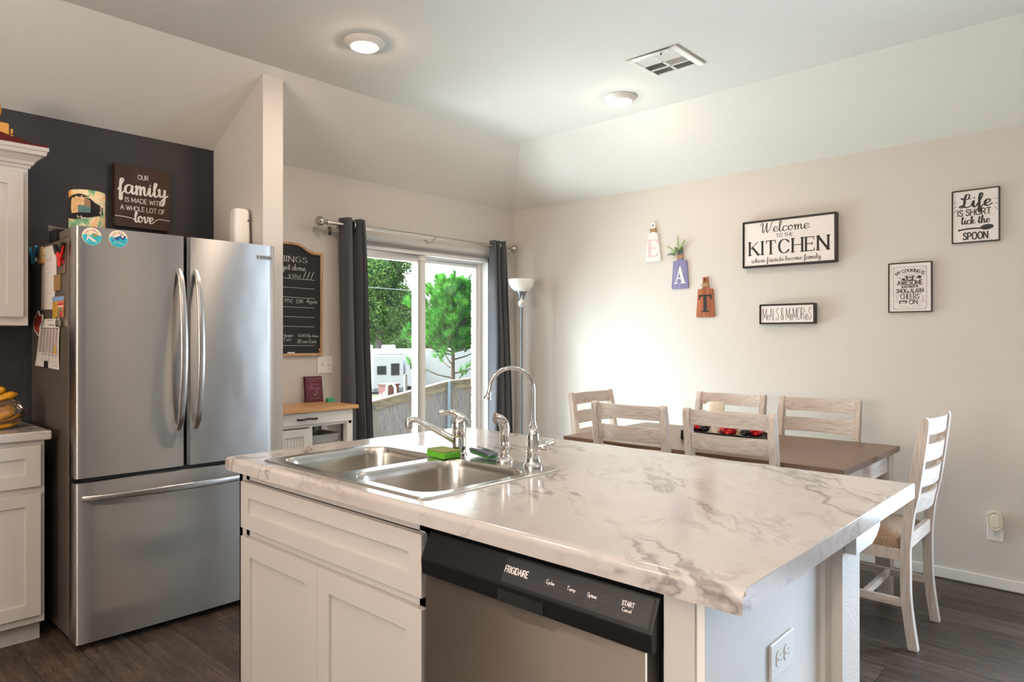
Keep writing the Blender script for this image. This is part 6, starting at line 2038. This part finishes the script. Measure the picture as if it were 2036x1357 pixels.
# pot, whisk and cup
f.poly(l, [(-.018, .044), (.018, .044), (.019, .064), (-.019, .064)], 0)
f.disc(l, 0, .046, .018, .010)
f.disc(l, 0, .064, .020, .006, 0, .0002)
f.disc(l, 0, .064, .016, .004, 2, .0004)
f.line(l, [(-.027, .062), (-.018, .059)], .004)
f.line(l, [(.018, .059), (.027, .062)], .004)
f.write(l, 'so', 'script', 0, .044, .022, .024, .2, 2, extra=.0006)
f.line(l, [(-.056, .056), (-.036, .049)], .003)
f.disc(l, -.031, .046, .009, .007)
f.poly(l, [(.035, .052), (.054, .046), (.060, .060), (.042, .066)], 0)
f.line(l, [(.036, .056), (.028, .044)], .003, 3)
for x, z in ((-.024, .078), (.030, .078), (.04, .074), (-.036, .07)):
    f.disc(l, x, z, .0022)
f.write(l, 'AWESOME', 'sans', 0, .014, .025, .126, .22, 3)
f.poly(l, [(-.044, -.003), (.044, -.001), (.040, .005), (.044, .011), (-.044, .009), (-.040, .003)], 0)
f.write(l, 'EVEN THE', 'sans', 0, .001, .0065, .070, .24, 2, extra=.0004)
f.write(l, 'SMOKe ALARM', 'hand', 0, -.031, .023, .136, .14)
f.line(l, [(-.06, -.040), (0, -.033), (.06, -.037)], .0014, 3)
f.write(l, 'CHEERS', 'serif', 0, -.067, .028, .094, .15)
f.poly(l, [(-.054, -.093), (-.018, -.092), (-.012, -.083), (-.018, -.074), (-.054, -.075)], 0)
f.write(l, 'me', 'script', -.034, -.090, .020, .026, .2, 2, extra=.0004)
f.write(l, 'ON', 'sans', .018, -.096, .024, .040, .17)
for k in range(9):
    a = math.radians(200 + 17.5 * k)
    f.line(l, [(.04 * math.cos(a), -.097 + .016 * math.sin(a)), (.058 * math.cos(a), -.097 + .026 * math.sin(a))], .0009, 3)
for s in (-1, 1):
    f.line(l, [(s * .052, -.044), (s * .068, -.050), (s * .064, -.064), (s * .070, -.076), (s * .058, -.088)], .0014, 3)
for x, y in ((-.079, .112), (.079, .112), (-.079, -.119), (.079, -.119)):
    f.disc(l, x, y, .002)
l.build('print', [M['ink'], M['ink'], plain('print_paper', srgb(222, 215, 215), .7, var=.06, vscale=40), M['ink_grey']], t, recalc=False)

# outlet with a plug-in on the right wall
outlet('wall_outlet', 'white wall outlet with a plug-in night light near the right edge', (XR, .582, .315), (0, -1, 0), (0, 0, 1))
t = thing('night_light', 'white oval plug-in night light on the right wall outlet', 'night light', (XR - .008, .582, .318))
def oval(rx, rz, x, cz=.368):
    return [(x, .580 + a, cz + b_) for a, b_ in rrect(-rx, rx, -rz, rz, rx * .98, 8)]
MB().loft([oval(.030, .048, XR - .0078), oval(.032, .050, XR - .014), oval(.032, .050, XR - .030), oval(.029, .047, XR - .036)]).build('housing', M['white'], t)
rg = MB().loft([oval(.0325, .0505, XR - .032), oval(.0325, .0505, XR - .042), oval(.0265, .0445, XR - .042), oval(.0265, .0445, XR - .034)], False, False)
rg.build('ring', plain('pale_cream_plastic', srgb(226, 220, 200), .4), t)
MB().loft([oval(.022, .034, XR - .0362, .366), oval(.022, .034, XR - .040, .366), oval(.019, .031, XR - .043, .366)]).build('diffuser', plain('diffuser_cream', srgb(228, 224, 210), .45), t)
